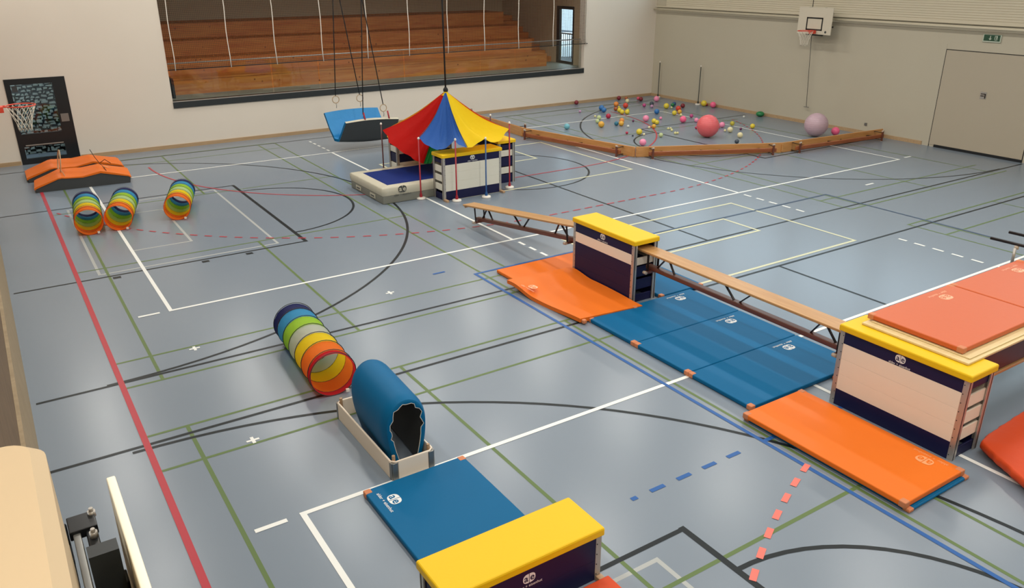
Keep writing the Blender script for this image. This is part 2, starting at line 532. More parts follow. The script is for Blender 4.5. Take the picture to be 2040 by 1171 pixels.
o = B(X1-.1, X1, Y0, 11.9, 3.26, 3.3).build('rail_shelf', 'panel_upper', wallr)
for k, y in enumerate((10.4, 6.6, 3.1, -.6)):
    B(X1-.17, X1, y-.015, y+.015, 3.18, 3.2).build('rail_bracket', 'steel_grey', wallr)
for k in range(9):
    ya = Y0+k*3.2+.12; yb = ya+2.96
    wi = struct('window_%d' % (k+1), MB().box(X1+.1, X1+.16, ya, yb, 3.9, 3.97).box(X1+.1, X1+.16, ya, yb, 6.53, 6.6).box(X1+.1, X1+.16, ya, ya+.07, 3.97, 6.53)
                .box(X1+.1, X1+.16, yb-.07, yb, 3.97, 6.53).box(X1+.1, X1+.16, (ya+yb)/2-.03, (ya+yb)/2+.03, 3.97, 6.53), 'frame_dark')
    B(X1+.125, X1+.135, ya+.07, yb-.07, 3.97, 6.53).build('window_pane', 'pane', wi)
# flush door in the right wall
d2 = struct('door_2', B(X1-.012, X1-.001, DY0, DY1, .05, DZ), 'door_grey')
MB().box(X1-.008, X1-.001, DY0-.02, DY0, 0, DZ+.02).box(X1-.008, X1-.001, DY1, DY1+.02, 0, DZ+.02).box(X1-.008, X1-.001, DY0, DY1, DZ, DZ+.02).build('door_gap', 'gap_dark', d2)
B(X1-.03, X1-.001, DY0-.02, DY1-.15, 0, .07).build('door_threshold', 'frame_black', d2)
hp = B(X1-.02, X1-.012, -.72, -.56, 1.44, 1.62).build('handle_plate', 'aluminium', d2)
MB().box(X1-.04, X1-.02, -.70, -.58, 1.56, 1.575).box(X1-.04, X1-.02, -.70, -.685, 1.46, 1.56).box(X1-.04, X1-.02, -.66, -.58, 1.51, 1.525).build('door_handle', 'steel_dark', hp)
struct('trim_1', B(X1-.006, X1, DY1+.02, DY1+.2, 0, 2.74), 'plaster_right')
# left wall: pale lower band, brown boards above
struct('wall_left', MB().box(X0-.25, X0, Y0, Y1, 0, 1.45), 'left_band_wood')
wl = struct('wall_left_upper', MB().box(X0-.25, X0-.03, Y0, -9.3, 1.45, 3.15).box(X0-.25, X0-.03, -9.3, Y1, 1.45, 3.45).box(X0-.25, X0-.03, -9.3, Y1, 3.45, CEIL), 'wall_wood')
struct('wall_left_gallery', MB().box(-4.7, -4.5, Y0, -9.3, 0, CEIL).box(-4.5, X0-.25, -9.5, -9.3, 3.45, CEIL).box(-4.5, -4.4, Y0, -9.5, 3.0, 3.1), 'plaster')
struct('wall_rear', B(X0-2.6, X1+.3, Y0-.2, Y0, 0, CEIL), 'plaster')
struct('ceiling', B(X0-2.8, X1+.4, Y0-.2, Y1+.3, CEIL, CEIL+.15), 'ceiling_grey')
# --- gallery behind the opening
GZ = 1.2
sill = struct('trim_2', MB().box(2.7, 16.88, Y1-.03, Y1+.34, 1.08, 1.245), 'frame_dark')
B(2.7, 16.88, Y1-.025, Y1+.05, 1.245, 1.262).build('sill_rail', 'aluminium', sill)
struct('floor_gallery', B(2.2, 17.5, Y1+T, 18.4, 1.0, GZ), 'gallery_floor')
struct('wall_gallery_back', B(2.0, 17.7, 18.4, 18.6, 0, 6), 'gallery_wall')
struct('wall_gallery_left', B(2.0, 2.2, Y1+T, 18.6, 0, 6), 'gallery_wall')
struct('wall_gallery_right', MB().box(17.47, 17.7, Y1+T, 13.38, 0, 6).box(17.47, 17.7, 14.47, 18.6, 0, 6).box(17.47, 17.7, 13.38, 14.47, 0, GZ+.02).box(17.47, 17.7, 13.38, 14.47, 3.28, 6), 'gallery_wall')
struct('ceiling_gallery', B(2.0, 17.7, Y1+T, 18.6, 5.2, 5.4), 'gallery_wall')
d3 = struct('door_3', MB().box(17.46, 17.56, 13.38, 13.46, GZ, 3.28).box(17.46, 17.56, 14.30, 14.47, GZ, 3.28).box(17.46, 17.56, 13.46, 14.30, 3.17, 3.28).box(17.46, 17.56, 13.46, 14.30, GZ, GZ+.1), 'frame_black')
B(17.5, 17.51, 13.46, 14.30, GZ+.1, 3.17).build('door_pane', 'pane', d3)
# glass door in the far wall
d1 = struct('door_1', MB().box(-1.14, -1.02, Y1-.02, Y1+.08, 0, 2.12).box(-.1, .2, Y1-.02, Y1+.08, 0, 2.12).box(-1.02, -.1, Y1-.02, Y1+.08, 1.98, 2.12).box(-1.02, -.1, Y1-.02, Y1+.08, .44, .76).box(-1.02, -.1, Y1-.02, Y1+.08, 0, .14), 'frame_black')
B(-1.02, -.1, Y1+.02, Y1+.03, .76, 1.98).build('door_pane', 'pane', d1)
B(-1.02, -.1, Y1+.02, Y1+.03, .14, .44).build('door_pane', 'pane', d1)
B(-.98, -.12, Y1-.05, Y1-.02, .47, .49).build('door_rail', 'aluminium', d1)
B(-.06, .12, Y1-.035, Y1-.02, 1.0, 1.2).build('lock_plate', 'steel_grey', d1)
B(-1.0, -.88, Y1+.005, Y1+.018, 1.80, 1.95).build('door_sticker', 'mat_grey', d1)
# white cords, net and glass guard
for k, x in enumerate((2.76, 4.14, 5.56, 6.98, 8.38, 9.80, 11.2, 12.6, 14.0, 15.4)):
    g = B(x+.01, x+1.39 if k < 9 else 16.86, Y1+.14, Y1+.152, 1.262, 2.20)
    o = g.build('guard_pane', 'pane_guard')
    tag(o, kind='structure'); o.name = 'window_%d' % (k+20)
hr = MB().tube([(2.75, Y1+.2, 2.24), (16.85, Y1+.2, 2.24)], .02, 8).build('handrail', 'aluminium')
tag(hr, 'thin steel handrail running behind the ball net of the gallery', 'handrail')
nt = empty('ball_net', (9.8, Y1-.03, 2.1), 0, 'fine dark ball net hung across the gallery opening', 'net')
n_ = MB()
x = 2.72
while x < 16.95:
    n_.box(x-9.8, x-9.8+.0055, -.001, .001, 0, 3.1); x += .048
z = 0
while z < 3.1:
    n_.box(-7.1, 7.12, -.001, .001, z, z+.0055); z += .048
o = n_.build('net_mesh', 'net_black', nt); o['kind'] = 'stuff'
MB().tube([(-7.1, 0, 0), (0, 0, .005), (7.2, 0, 0)], .013, 8).build('bottom_rope', 'frame_black', nt)
for k, x in enumerate((2.89, 4.37, 5.68, 7.08, 8.52, 9.92, 11.3, 12.67, 14.02, 15.47, 16.92)):
    pts = [(x-9.8+.012*math.sin(j*1.3+k), -.012, -.03+j*.32) for j in range(11)]
    MB().tube(pts, .0125, 6).build('net_cord', 'cord_white', nt)
# wooden bleachers
bl = empty('bleachers', (9.4, 13.6, GZ), 0, 'stepped wooden bleachers of knotty orange planks in the gallery', 'bleachers')
for k in range(4):
    y = k*1.0; z = k*.45
    xe = 7.0
    o = B(-6.6, xe, y+.02, 4.75 if k == 3 else y+1.04, z, z+.42).build('riser_board', 'bleacher_wood', bl)
    o = B(-6.6, xe, y, 4.75 if k == 3 else y+1.04, z+.42, z+.45).build('seat_board', 'bleacher_wood', bl)
for k in range(8):
    o = B(7.0, 8.06, 1.2+.4*k, 4.75, .2*k, .2*k+.2).build('aisle_step', 'bleacher_wood', bl)
o = B(2.75, 3.0, 13.0, 13.5, GZ, GZ+.55).build('black_cabinet', 'frame_black', bevel=.01); tag(o, 'low black cabinet at the left end of the gallery', 'cabinet')
# --- outdoors seen through the doors
struct('ground_outside', MB().box(-14, 2.0, Y1+T, 40, -.1, 0).box(17.7, 70, Y1+T+.02, 70, -.1, 0).box(X1+T, 60, -30, Y1+T, -.1, 0), 'asphalt')
sw = MB()
rr = random.Random(3)
for r in range(26):
    x = -3.2
    while x < 1.9:
        w_ = rr.uniform(.06, .2); h_ = .085
        z0 = r*h_+rr.uniform(-.035, .035); y0 = 13.3+r*.012+rr.uniform(-.03, .03)
        a = [(x+rr.uniform(.0, .02), y0, z0+rr.uniform(.0, .03)), (x+w_-rr.uniform(.01, .03), y0, z0+rr.uniform(0, .03)), (x+w_-rr.uniform(.01, .04), y0, z0+h_-rr.uniform(.01, .04)), (x+rr.uniform(.01, .04), y0, z0+h_-rr.uniform(.01, .04))]
        b = [(p[0], y0+.3, p[2]) for p in a]; n = len(sw.v)
        sw.v += [a[0], a[1], a[2], a[3], b[0], b[1], b[2], b[3]]
        for q in ((0, 1, 2, 3), (0, 4, 5, 1), (1, 5, 6, 2), (2, 6, 7, 3), (3, 7, 4, 0)): sw.f.append(tuple(n+i for i in q)); sw.sm.append(False)
        x += w_
bank = struct('stone_bank_outside', MB().box(-3.3, 1.95, 13.62, 16, 0, 2.1), 'asphalt')
o = sw.build('stone', 'stone', bank); o['kind'] = 'stuff'; o['label'] = 'rough grey stones of the bank'
struct('balcony_floor_outside', B(17.7, 19.0, Y1+T+.02, 17.6, .98, 1.18), 'asphalt')
rl = empty('balcony_railing', (18.9, 14.9, 1.1), 0, 'dark outdoor railing seen through the gallery door', 'railing')
m_ = MB()
for k in range(26): m_.box(-.012, .012, -1.6+k*.14-.01, -1.6+k*.14+.01, .08, 1.0)
o = m_.build('baluster', 'steel_dark', rl); o['kind'] = 'stuff'
B(-.03, .03, -1.7, 2.1, 1.0, 1.05).build('top_rail', 'steel_dark', rl)
car = empty('car', (24.6, 24.5, 0), R_(-90), 'white car parked outside behind the railing', 'car')
prof = [(-2.0, .35), (-2.0, .75), (-1.7, .95), (-1.0, 1.02), (-.55, 1.38), (.9, 1.42), (1.6, 1.0), (2.0, .9), (2.05, .35)]
bd = MB(); n = len(prof)
for y in (-.85, .85):
    for x, z in prof: bd.v.append((x, y*(.86 if z > 1.1 else 1), z))
bd.f.append(tuple(range(n))[::-1]); bd.sm.append(False); bd.f.append(tuple(n+i for i in range(n))); bd.sm.append(False)
for i in range(n): bd.f.append((i, (i+1) % n, n+(i+1) % n, n+i)); bd.sm.append(False)
bd.build('car_body', 'car_white', car, bevel=.05)
MB().box(-.5, .9, -.78, .78, 1.05, 1.33).build('car_window', 'frame_black', car)
for x in (-1.3, 1.3):
    for s in (-1, 1): 
        wl_ = MB().cyl((x, s*.72, .33), (x, s*.9, .33), .33, 20).build('wheel', 'tyre', car)
        MB().cyl((x, s*.9, .33), (x, s*.91, .33), .2, 16).build('hubcap', 'steel_grey', wl_)
h_ = empty('far_house', (40, 38, 0), 0, 'pale building with a brown roof beyond the car outside the gallery door', 'house')
B(-2, 2, -9, 9, 0, 5.0).build('house_wall', 'render_far', h_)
MB().poly([(-2.2, -9.2, 5), (2.2, -9.2, 5), (0, -9.2, 6.4)]).poly([(-2.2, 9.2, 5), (0, 9.2, 6.4), (2.2, 9.2, 5)]).poly([(-2.2, -9.2, 5), (0, -9.2, 6.4), (0, 9.2, 6.4), (-2.2, 9.2, 5)]).poly([(2.2, -9.2, 5), (2.2, 9.2, 5), (0, 9.2, 6.4), (0, -9.2, 6.4)]).build('house_roof', 'brown_beam', h_)
gl = empty('gallery_fill_lamp', (-3.4, -13.5, CEIL), 0, 'unseen long white lamp added above the gallery where the camera stands, brightening the parapet', 'lamp')  # unseen fill lamp, added only to brighten the dim parapet
MB().box(-.2, .2, -1.5, 1.5, -.07, 0).build('lamp_housing', 'plastic_white', gl)
MB().poly([(-.17, -1.46, -.072), (-.17, 1.46, -.072), (.17, 1.46, -.072), (.17, -1.46, -.072)]).build('lamp_diffuser', 'lamp_glow', gl)
# --- ceiling lamps
lp = None
for i, x in enumerate((-.6, 3.4, 7.4, 11.4, 15.4)):
    for j in range(7):
        y = -12.85+3.9*j
        lab = 'long white ceiling lamp, %s from the far wall in the %s row' % (('seventh', 'sixth', 'fifth', 'fourth', 'third', 'second', 'first')[j], ('left wall', 'left middle', 'central', 'right middle', 'window wall')[i])
        if lp is None:
            lp = empty('ceiling_lamp', (x, y, CEIL), 0, lab, 'lamp', 'lamps on the hall ceiling')
            MB().box(-.2, .2, -.75, .75, -.07, 0).build('lamp_housing', 'plastic_white', lp)
            MB().poly([(-.17, -.71, -.072), (-.17, .71, -.072), (.17, .71, -.072), (.17, -.71, -.072)]).build('lamp_diffuser', 'lamp_glow', lp)
            c = lp
        else: c = copy_tree(lp, None, lab); c.location = (x, y, CEIL)

# ================================================================== OBJECTS
def slab(x0, x1, y0, y1, z0, z1, m, name='mat_body', parent=None, bev=.012):
    return B(x0, x1, y0, y1, z0, z1).build(name, m, parent, bevel=bev)

# --- vaulting boxes
def vaulting_box(loc, rz, label, H, fronts, ends, L=1.5, W=.43, lidm='lid_yellow', open_top=None, feet=True, logo=True, group='vaulting boxes'):
    t = empty('vaulting_box', loc, rz, label, 'vaulting box', group)
    hl = L/2-.02; hw = W/2
    zl = H-.074
    for z0, z1, m in fronts:
        for s in (-1, 1):
            B(-hl+.05, hl-.05, s*hw-.011, s*hw+.011, z0+.0005, z1-.0005).build('side_panel', m, t, bevel=.0015, seg=1)
    for z0, z1, m in ends:
        for s in (-1, 1):
            if open_top and s == open_top[0] and z1 > open_top[1] : continue
            B(s*(hl-.03)-.011, s*(hl-.03)+.011, -hw+.04, hw-.04, z0, z1).build('end_slat', m, t, bevel=.004, seg=1)
    # aluminium corner posts: angle sections with a row of bolts
    for sx in (-1, 1):
        for sy in (-1, 1):
            x, y = sx*hl, sy*hw
            pm = MB().box(min(x, x-sx*.055), max(x, x-sx*.055), y-.014, y+.014, .0, zl).box(min(x, x-sx*.014), max(x, x-sx*.014), min(y, y-sy*.05), max(y, y-sy*.05), 0, zl)
            po = pm.build('corner_post', 'aluminium', t)
            bm_ = MB(); z = .06
            while z < zl-.03:
                bm_.cyl((x-sx*.043, y+sy*.014, z), (x-sx*.043, y+sy*.017, z), .006, 6); z += .1
            bm_.build('bolt_row', 'frame_dark', po)
    # lid: padded board with a shallow crown
    P = []
    for (dz, ins) in ((0, .004), (.006, 0), (.058, .0), (.069, .005), (.074, .014)):
        P.append((dz, ins))
    lm = MB(); n = 14
    ring = []
    for dz, ins in P:
        a = L/2-ins; b = W/2+.03-ins; r = .014
        pts = []
        for cx, cy, a0 in ((a-r, b-r, 0), (-a+r, b-r, 90), (-a+r, -b+r, 180), (a-r, -b+r, 270)):
            for k in range(5):
                tt = math.radians(a0+k*22.5); pts.append((cx+r*math.cos(tt), cy+r*math.sin(tt), zl+dz))
        ring.append(pts)
    lm.grid(ring, closed=True, smooth=False)
    lm.poly(ring[-1]); lm.poly(ring[0][::-1])
    lm.build('lid', lidm, t)
    if feet:
        for sx in (-1, 1):
            B(sx*(hl-.02)-.03, sx*(hl-.02)+.03, -hw-.16, -hw-.015, 0, .045).build('foot', 'peg_wood', t, bevel=.006)
    if logo:
        emblem(t, (0, -hw-.0125, logo), (PI/2, 0, 0), .115, 'emblem_white', 'box_navy')
    return t
NV, CR, WH = 'box_navy', 'box_cream', 'box_white'
slats = [(.2+.2*k+.0, .2+.2*k+.145, CR) for k in range(3)]
# middle box (bench bridge enters at its near end)
vaulting_box((6.045, -2.80, 0), -PI/2, 'tall navy vaulting box with one cream band and yellow lid, between two benches', .985,
             [(0, .2, NV), (.2, .4, NV), (.4, .6, NV), (.6, .76, CR), (.76, .91, NV)], [(0, .12, NV), (.2, .36, NV), (.4, .56, NV), (.585, .70, CR)], feet=False, logo=.84)
vaulting_box((6.045, -7.73, 0), -PI/2, 'tall cream vaulting box with yellow lid, under the orange mats on a board', .985,
             [(0, .2, NV), (.2, .39, CR), (.39, .58, CR), (.58, .765, CR), (.765, .91, NV)], [(0, .12, NV), (.2, .34, CR), (.39, .53, CR), (.58, .72, CR), (.79, .87, NV)], feet=False, logo=.84)
vaulting_box((1.06, -7.585, 0), 0, 'low navy vaulting box with yellow lid in the foreground', .51,
             [(0, .2, NV), (.2, .435, NV)], [(0, .14, NV), (.2, .36, NV)], L=1.45, logo=.325)
vaulting_box((6.93, 3.235, 0), 0, 'white vaulting box with yellow lid at the front of the tent', 1.0,
             [(0, .2, NV), (.2, .4, WH), (.4, .6, WH), (.6, .77, WH), (.77, .925, NV)], [(0, .14, NV), (.2, .34, WH), (.4, .54, WH), (.6, .74, WH), (.8, .88, NV)], logo=.855)
vaulting_box((8.19, 4.34, 0), -PI/2, 'vaulting box of alternating navy and white sections at the right end of the tent', 1.0,
             [(0, .2, NV), (.2, .4, WH), (.4, .6, NV), (.6, .77, WH), (.77, .925, NV)], [(0, .2, NV), (.22, .37, WH), (.39, .6, NV), (.62, .76, WH), (.78, .89, NV)], logo=0)
vaulting_box((6.94, 5.5, 0), 0, 'navy and white vaulting box at the back of the tent, beyond the crash mat', 1.0,
             [(0, .2, NV), (.2, .4, WH), (.4, .6, NV), (.6, .77, WH), (.77, .925, NV)], [(0, .2, NV), (.22, .37, WH), (.39, .6, NV), (.62, .76, WH), (.78, .89, NV)], logo=0, feet=False)

# --- benches: plank, lower beam, steel legs with cross feet and V braces. local X is the length, plank top at .34
def bench(loc, rot, label, group=None, hl=2.0):
    fl = hl-.38
    t = empty('gym_bench', loc, 0, label, 'bench', group); t.rotation_euler = rot
    B(-hl, hl, -.135, .135, .305, .34).build('seat_plank', BW[0], t, bevel=.008)
    B(-fl-.1, fl+.1, -.05, .05, .035, .10).build('balance_beam', BW[1], t, bevel=.012)
    for s in (-1, 1):
        for y in (-.1, .1):
            MB().bar((s*fl, y, .03), (s*fl, y, .305), .035, .012).build('leg', 'steel_dark', t)
        MB().bar((s*fl, -.15, .02), (s*fl, .15, .02), .05, .035).build('foot_bar', 'brown_beam', t)
        for y in (-.165, .165): MB().cyl((s*fl-.03, y*.9, .02), (s*fl+.03, y*.9, .02), .024, 10).build('rubber_foot', 'rubber', t)
        MB().bar((s*(fl-.29), 0, .305), (s*(fl-.1), 0, .09), .03, .014).bar((s*(fl-.31), 0, .305), (s*(fl-.46), 0, .09), .03, .014).build('brace', 'steel_dark', t)
    MB().bar((-.27, 0, .305), (-.04, 0, .09), .03, .014).build('brace', 'steel_dark', t)
    MB().bar((.27, 0, .305), (.04, 0, .09), .03, .014).build('brace', 'steel_dark', t)
    for s in (-1, 1): B(s*(hl-.015)-.015, s*(hl-.015)+.015, -.1, .1, .27, .305).build('end_hook', BW[0], t)
    return t
BW = ['bench_wood', 'brown_beam']
def bench_between(a, b, label, side=False, flip=False, group=None, hl=2.0):
    """a, b: plank centre line ends. upright: plank top ends; on its side: base line"""
    a = Vector(a); b = Vector(b); d = (b-a).normalized()
    c = (a+b)/2
    if side:
        # plank stands on edge; beam points to local -n
        n = Vector((d.y, -d.x, 0))*(1 if flip else -1)      # towards which the legs point
        up = Vector((0, 0, 1))
        X = d; Z = -n; Y = Z.cross(X)
        if Y.z < 0: X = -X; Y = Z.cross(X)
        M = Matrix((X, Y, Z)).transposed()
        loc = c + Vector((0, 0, .137)) - Z*.34
    else:
        X = d; Y = Vector((0, 0, 1)).cross(X).normalized(); Z = X.cross(Y)
        M = Matrix((X, Y, Z)).transposed()
        loc = c - Z*.34
    return bench(loc, M.to_euler(), label, group, hl+(.025 if side else 0))
bench_between((5.90, 1.43, .375), (6.01, -2.14, .83), 'gym bench sloping up to the tall navy vaulting box', hl=1.8)
bench_between((6.09, -3.33, .83), (6.10, -7.2, .83), 'gym bench bridging the two tall vaulting boxes above the blue mats')
BW[:] = ['fence_wood', 'fence_beam']
G = 'benches on their sides fencing off the balls'
bench_between((12.47, 4.04, 0), (11.54, 7.92, 0), 'bench on its side between the tent and the bench corner', True, False, G)
bench_between((16.13, 2.27, 0), (12.50, 4.02, 0), 'bench on its side in the middle of the ball pen front', True, False, G)
bench_between((20.10, 1.98, 0), (16.16, 2.27, 0), 'bench on its side reaching the right wall', True, False, G)
bench_between((11.52, 7.95, 0), (11.60, 11.9, 0), 'bench on its side behind the tent, reaching the far wall', True, True, G)

# --- mats on the floor
def mat_top(loc, rz, label, L, W, H, m, cm='leather', group=None, lg=None, patches=True, name='gym_mat', psx=(-1, 1)):
    t = empty(name, loc, rz, label, 'mat', group)
    B(-L/2, L/2, -W/2, W/2, .004, H).build('mat_body', m, t, bevel=.014, seg=3)
    if patches:
        for sx in psx:
            for sy in (-1, 1):
                x, y = sx*L/2, sy*W/2
                B(min(x+sx*.004, x-sx*.07), max(x+sx*.004, x-sx*.07), min(y+sy*.004, y-sy*.07), max(y+sy*.004, y-sy*.07), .002, H+.003).build('corner_patch', cm, t, bevel=.01)
    if lg: emblem(t, lg[0]+(H+.002,), (0, 0, lg[1]), lg[2], lg[3], m)
    return t
G = 'blue mats laid side by side under the bench bridge'
for y, lab in ((-4.165, 'blue mat under the bench bridge, next to the tall navy box'), (-5.165, 'blue mat under the bench bridge, middle of the three'), (-6.165, 'blue mat under the bench bridge, next to the big orange mat')):
    mat_top((5.88, y, 0), PI, lab, 2.0, .99, .06, 'mat_blue', group=G, psx=(1,), lg=((-.60, -.31), 0, .17, 'emblem_white'))
mat_top((6.76, -2.98, 0), PI/2, 'blue mat on the far side of the tall navy vaulting box', 1.3, .88, .055, 'mat_blue')
mat_top((5.83, -1.67, 0), 0, 'orange mat lying flat under the draped one by the tall navy box', 2.0, .72, .06, 'mat_orange', patches=False)
mat_top((5.17, -7.73, 0), PI/2, 'thin blue mat peeping out under the long orange mat', 1.98, .99, .035, 'mat_blue', patches=True)
t = mat_top((5.14, -7.715, .036), PI/2, 'long orange mat in front of the tall cream vaulting box', 1.94, .985, .065, 'mat_orange', patches=True, lg=((-.66, -.33), 0, .17, 'emblem_faint'))
mat_top((6.72, -7.05, 0), PI/2, 'small piece of orange mat behind the tall cream vaulting box', .75, .85, .05, 'mat_salmon', patches=False)
mat_top((1.12, -6.53, 0), -PI/2, 'blue mat between the white box frame and the yellow-lidded low box', 1.62, 1.09, .062, 'mat_blue', psx=(-1,), lg=((-.53, -.37), 0, .155, 'emblem_white'))
mat_top((1.28, -8.85, 0), PI/2, 'red-orange mat at the bottom edge in front of the low box', 1.9, 1.0, .09, 'mat_red_orange', patches=False)
# draped orange mat: soft sheet over its neighbour and up against the box
t = empty('gym_mat', (5.15, -2.9, 0), 0, 'orange mat draped over its neighbour and pressed against the tall navy box', 'mat')
def drape(top):
    rows = []
    for i in range(29):
        v = i/28; row = []
        for k in range(15):
            u = k/14
            x = 4.60+1.20*u+.13*v*(1-u); y = -2.03-1.70*v-.06*u*v+.04*(1-u)
            s = max(0, min(1, (y+2.62)/.5)); s = s*s*(3-2*s)
            z = .012+.066*s
            z += .05*max(0, u-.75)*4*max(0, math.sin(PI*min(1, v*1.1)))*.5
            z += .012*math.sin(v*7+1)*(1-u)
            row.append((x-5.15, y+2.9, z+(.06 if top else 0)))
        rows.append(row)
    return rows
m_ = MB(); A_ = drape(True); B_ = drape(False)
m_.grid(A_); m_.grid([r[::-1] for r in B_])
for P, Q in ((A_[0], B_[0]), (A_[-1], B_[-1]), ([r[0] for r in A_], [r[0] for r in B_]), ([r[-1] for r in A_], [r[-1] for r in B_])):
    m_.grid([P, Q], smooth=False)
m_.build('mat_body', 'mat_orange', t)
emblem(t, (-.40, .44, .150), (0, .0, -PI/2), .16, 'emblem_pink', 'mat_orange')
for x, y, z in ((-.38, -.83, .07), (.53, -.86, .07)): B(x-.03, x+.03, y-.03, y+.03, z-.05, z+.006).build('corner_patch', 'leather', t, bevel=.012)

# --- board on top of the cream box, with orange mats and supporting beam
t = empty('platform_board', (8.0, -7.73, .985), 0, 'pale wooden platform board resting on the yellow lid, under orange mats', 'board')
B(-2.02, 3.4, -.60, .6, .002, .028).build('lower_board', 'board_wood', t, bevel=.006)
B(-1.93, 3.4, -.56, .55, .029, .042).build('upper_board', 'board_wood', t, bevel=.003)
mat_top((6.89, -7.66, 1.03), 0, 'orange mat on the platform board above the yellow lid', 1.6, 1.08, .062, 'mat_salmon', group='orange mats on the platform', lg=((.37, .35), PI, .17, 'emblem_pink'))
mat_top((8.51, -7.66, 1.03), 0, 'orange mat on the platform board at the right picture edge', 1.6, 1.08, .062, 'mat_salmon', group='orange mats on the platform', lg=((.37, .35), PI, .17, 'emblem_pink'))
t = empty('support_beam', (8.6, -8.2, 0), 0, 'dark red support beam under the platform board', 'beam')
B(-2.2, 2.8, -.03, .03, .64, .97).build('beam_panel', 'pole_maroon', t, bevel=.01)
B(-2.2, 2.8, -.05, .05, .60, .64).build('beam_edge', 'bench_wood', t, bevel=.008)
MB().box(-2.15, -2.11, -.03, .03, 0, .6).box(2.6, 2.64, -.03, .03, 0, .6).build('beam_leg', 'steel_dark', t)
# parallel bars
t = empty('parallel_bars', (9.8, -8.1, 0), 0, 'parallel bars with dark wooden rails beside the platform', 'parallel bars')
for x in (-.24, .24):
    MB().tube([(x, -1.6, 1.2), (x, -.5, 1.215), (x, .5, 1.215), (x, 1.5, 1.2)], .022, 12).build('rail', 'steel_dark', t)
    for y in (-1.15, 1.15):
        MB().cyl((x*1.12, y, .05), (x*1.12, y, .9), .03, 12).cyl((x*1.12, y, .9), (x*1.12, y, 1.16), .02, 12).build('upright', 'aluminium', t)
        MB().cyl((x, y, 1.14), (x, y, 1.19), .028, 10).build('rail_holder', 'rubber', t)
MB().box(-.36, .36, -1.2, -1.1, 0, .05).box(-.36, .36, 1.1, 1.2, 0, .05).box(-.31, -.23, -1.15, 1.15, 0, .05).box(.23, .31, -1.15, 1.15, 0, .05).build('base_frame', 'aluminium', t, bevel=.006)

# big red-orange soft mat at the right edge
t = empty('soft_mat', (7.0, -9.3, 0), 0, 'thick red-orange soft mat with wrinkled sides at the right picture edge', 'mat')
cs = [Vector((6.19, -8.50, 0)), Vector((8.2, -8.46, 0)), Vector((7.5, -10.6, 0)), Vector((5.34, -10.1, 0))]
def ringz(z, off, wr=0):
    c = sum(cs, Vector())/4; out = []
    N = 40
    for e in range(4):
        a, b = cs[e], cs[(e+1) % 4]
        for k in range(N):
            p = a+(b-a)*(k/N); d = (p-c).normalized()
            p = p+d*(off+wr*math.sin(k*2.3)*.6+wr*math.sin(k*5.1+e)*.5)
            edge = min(1, min(k, N-k)/5)
            p = p-d*(1-edge)**2*.03
            tt = .10*max(0, (p.x-6.3)/2)                    # rises towards the platform
            out.append((p.x-7, p.y+9.3, z+tt*(1 if z > .06 else .5)))
    return out
m_ = MB()
m_.grid([ringz(.02, -.16), ringz(.025, -.10)], closed=True).build('mat_base', 'mat_grey', t)
m_ = MB(); R2 = [ringz(.03, -.07), ringz(.05, -.02, .006), ringz(.085, .006, .014), ringz(.12, .004, .014), ringz(.145, -.004, .006), ringz(.152, -.02), ringz(.155, -.3)]
m_.grid(R2, closed=True); m_.poly(R2[-1]); m_.poly(R2[0][::-1])
m_.build('mat_cover', 'mat_red_orange', t)
emblem(t, (.35, .50, .215), (0, 0, .2), .2, 'emblem_pink', 'mat_red_orange')

# --- white open box frame with the blue mat folded into an arch
t = empty('box_section', (1.145, -4.93, 0), 0, 'open cream box section lying on the floor, holding the arched blue mat', 'box')
x, y, h = .225, .715, .2
for s in (-1, 1):
    B(s*x-.011, s*x+.011, -y+.03, y-.03, 0.0, h).build('side_panel', CR, t, bevel=.006)
    B(-x+.06, x-.06, s*y-.011, s*y+.011, .0, h).build('end_panel', CR, t, bevel=.006)
    for q in (-1, 1):
        MB().box(min(q*x-q*.0, q*(x-.055)), max(q*x, q*(x-.055)), s*y-.014, s*y+.014, 0, h-.006).box(q*x-.013, q*x+.013, min(s*y, s*(y-.05)), max(s*y, s*(y-.05)), 0, h-.006).build('corner_post', 'steel_grey', t, bevel=.005)
        MB().cyl((q*(x-.035), s*(y-.04), .05), (q*(x-.035), s*(y-.04), h+.055), .017, 10).build('peg', 'peg_wood', t, bevel=.003)
MB().tube([(-x, -y+.04, h), (-x, y-.04, h), (-x+.04, y, h), (x-.04, y, h), (x, y-.04, h), (x, -y+.04, h), (x-.04, -y, h), (-x+.04, -y, h)], .011, 8, closed=True).build('rim', CR, t)
t = empty('arched_mat', (1.16, -4.95, 0), 0, 'blue mat folded into an arched tunnel standing in the cream box section', 'mat')
def arch_prof(th, n=40):
    """outer and inner outline in x,z: legs inside the frame, bulging above it"""
    o = []; i_ = []
    for k in range(n+1):
        a = k/n
        if a < .3: q = a/.3; xx = -.165-.075*math.sin(q*PI/2); zz = .03+.45*q
        elif a > .7: q = (1-a)/.3; xx = .165+.075*math.sin(q*PI/2); zz = .03+.45*q
        else:
            q = (a-.3)/.4*PI; xx = -.24*math.cos(q); zz = .48+.31*math.sin(q)
        o.append(Vector((xx, 0, zz)))
    for k, p in enumerate(o):
        d = (o[min(k+1, n)]-o[max(k-1, 0)]).normalized(); nn = Vector((-d.z, 0, d.x))
        i_.append(p-nn*th)
    return o, i_
O_, I_ = arch_prof(.065)
ys = [-.55+1.0*k/20 for k in range(21)]
m_ = MB()
rows = []
for j, y in enumerate(ys):
    e = min(j, 20-j)
    sh = {0: .030, 1: .008}.get(e, 0)
    rows.append([(p.x+(q.x-p.x)*sh/.065+.05*(y+.55), y, p.z+(q.z-p.z)*sh/.065) for p, q in zip(O_, I_)])
m_.grid(rows)
m_.build('cover', 'mat_blue', t)
m_ = MB()
m_.grid([[(p.x+.05*(y+.55), y, p.z) for p in I_][::-1] for y in ys]).build('inner_face', 'mat_grey', t)
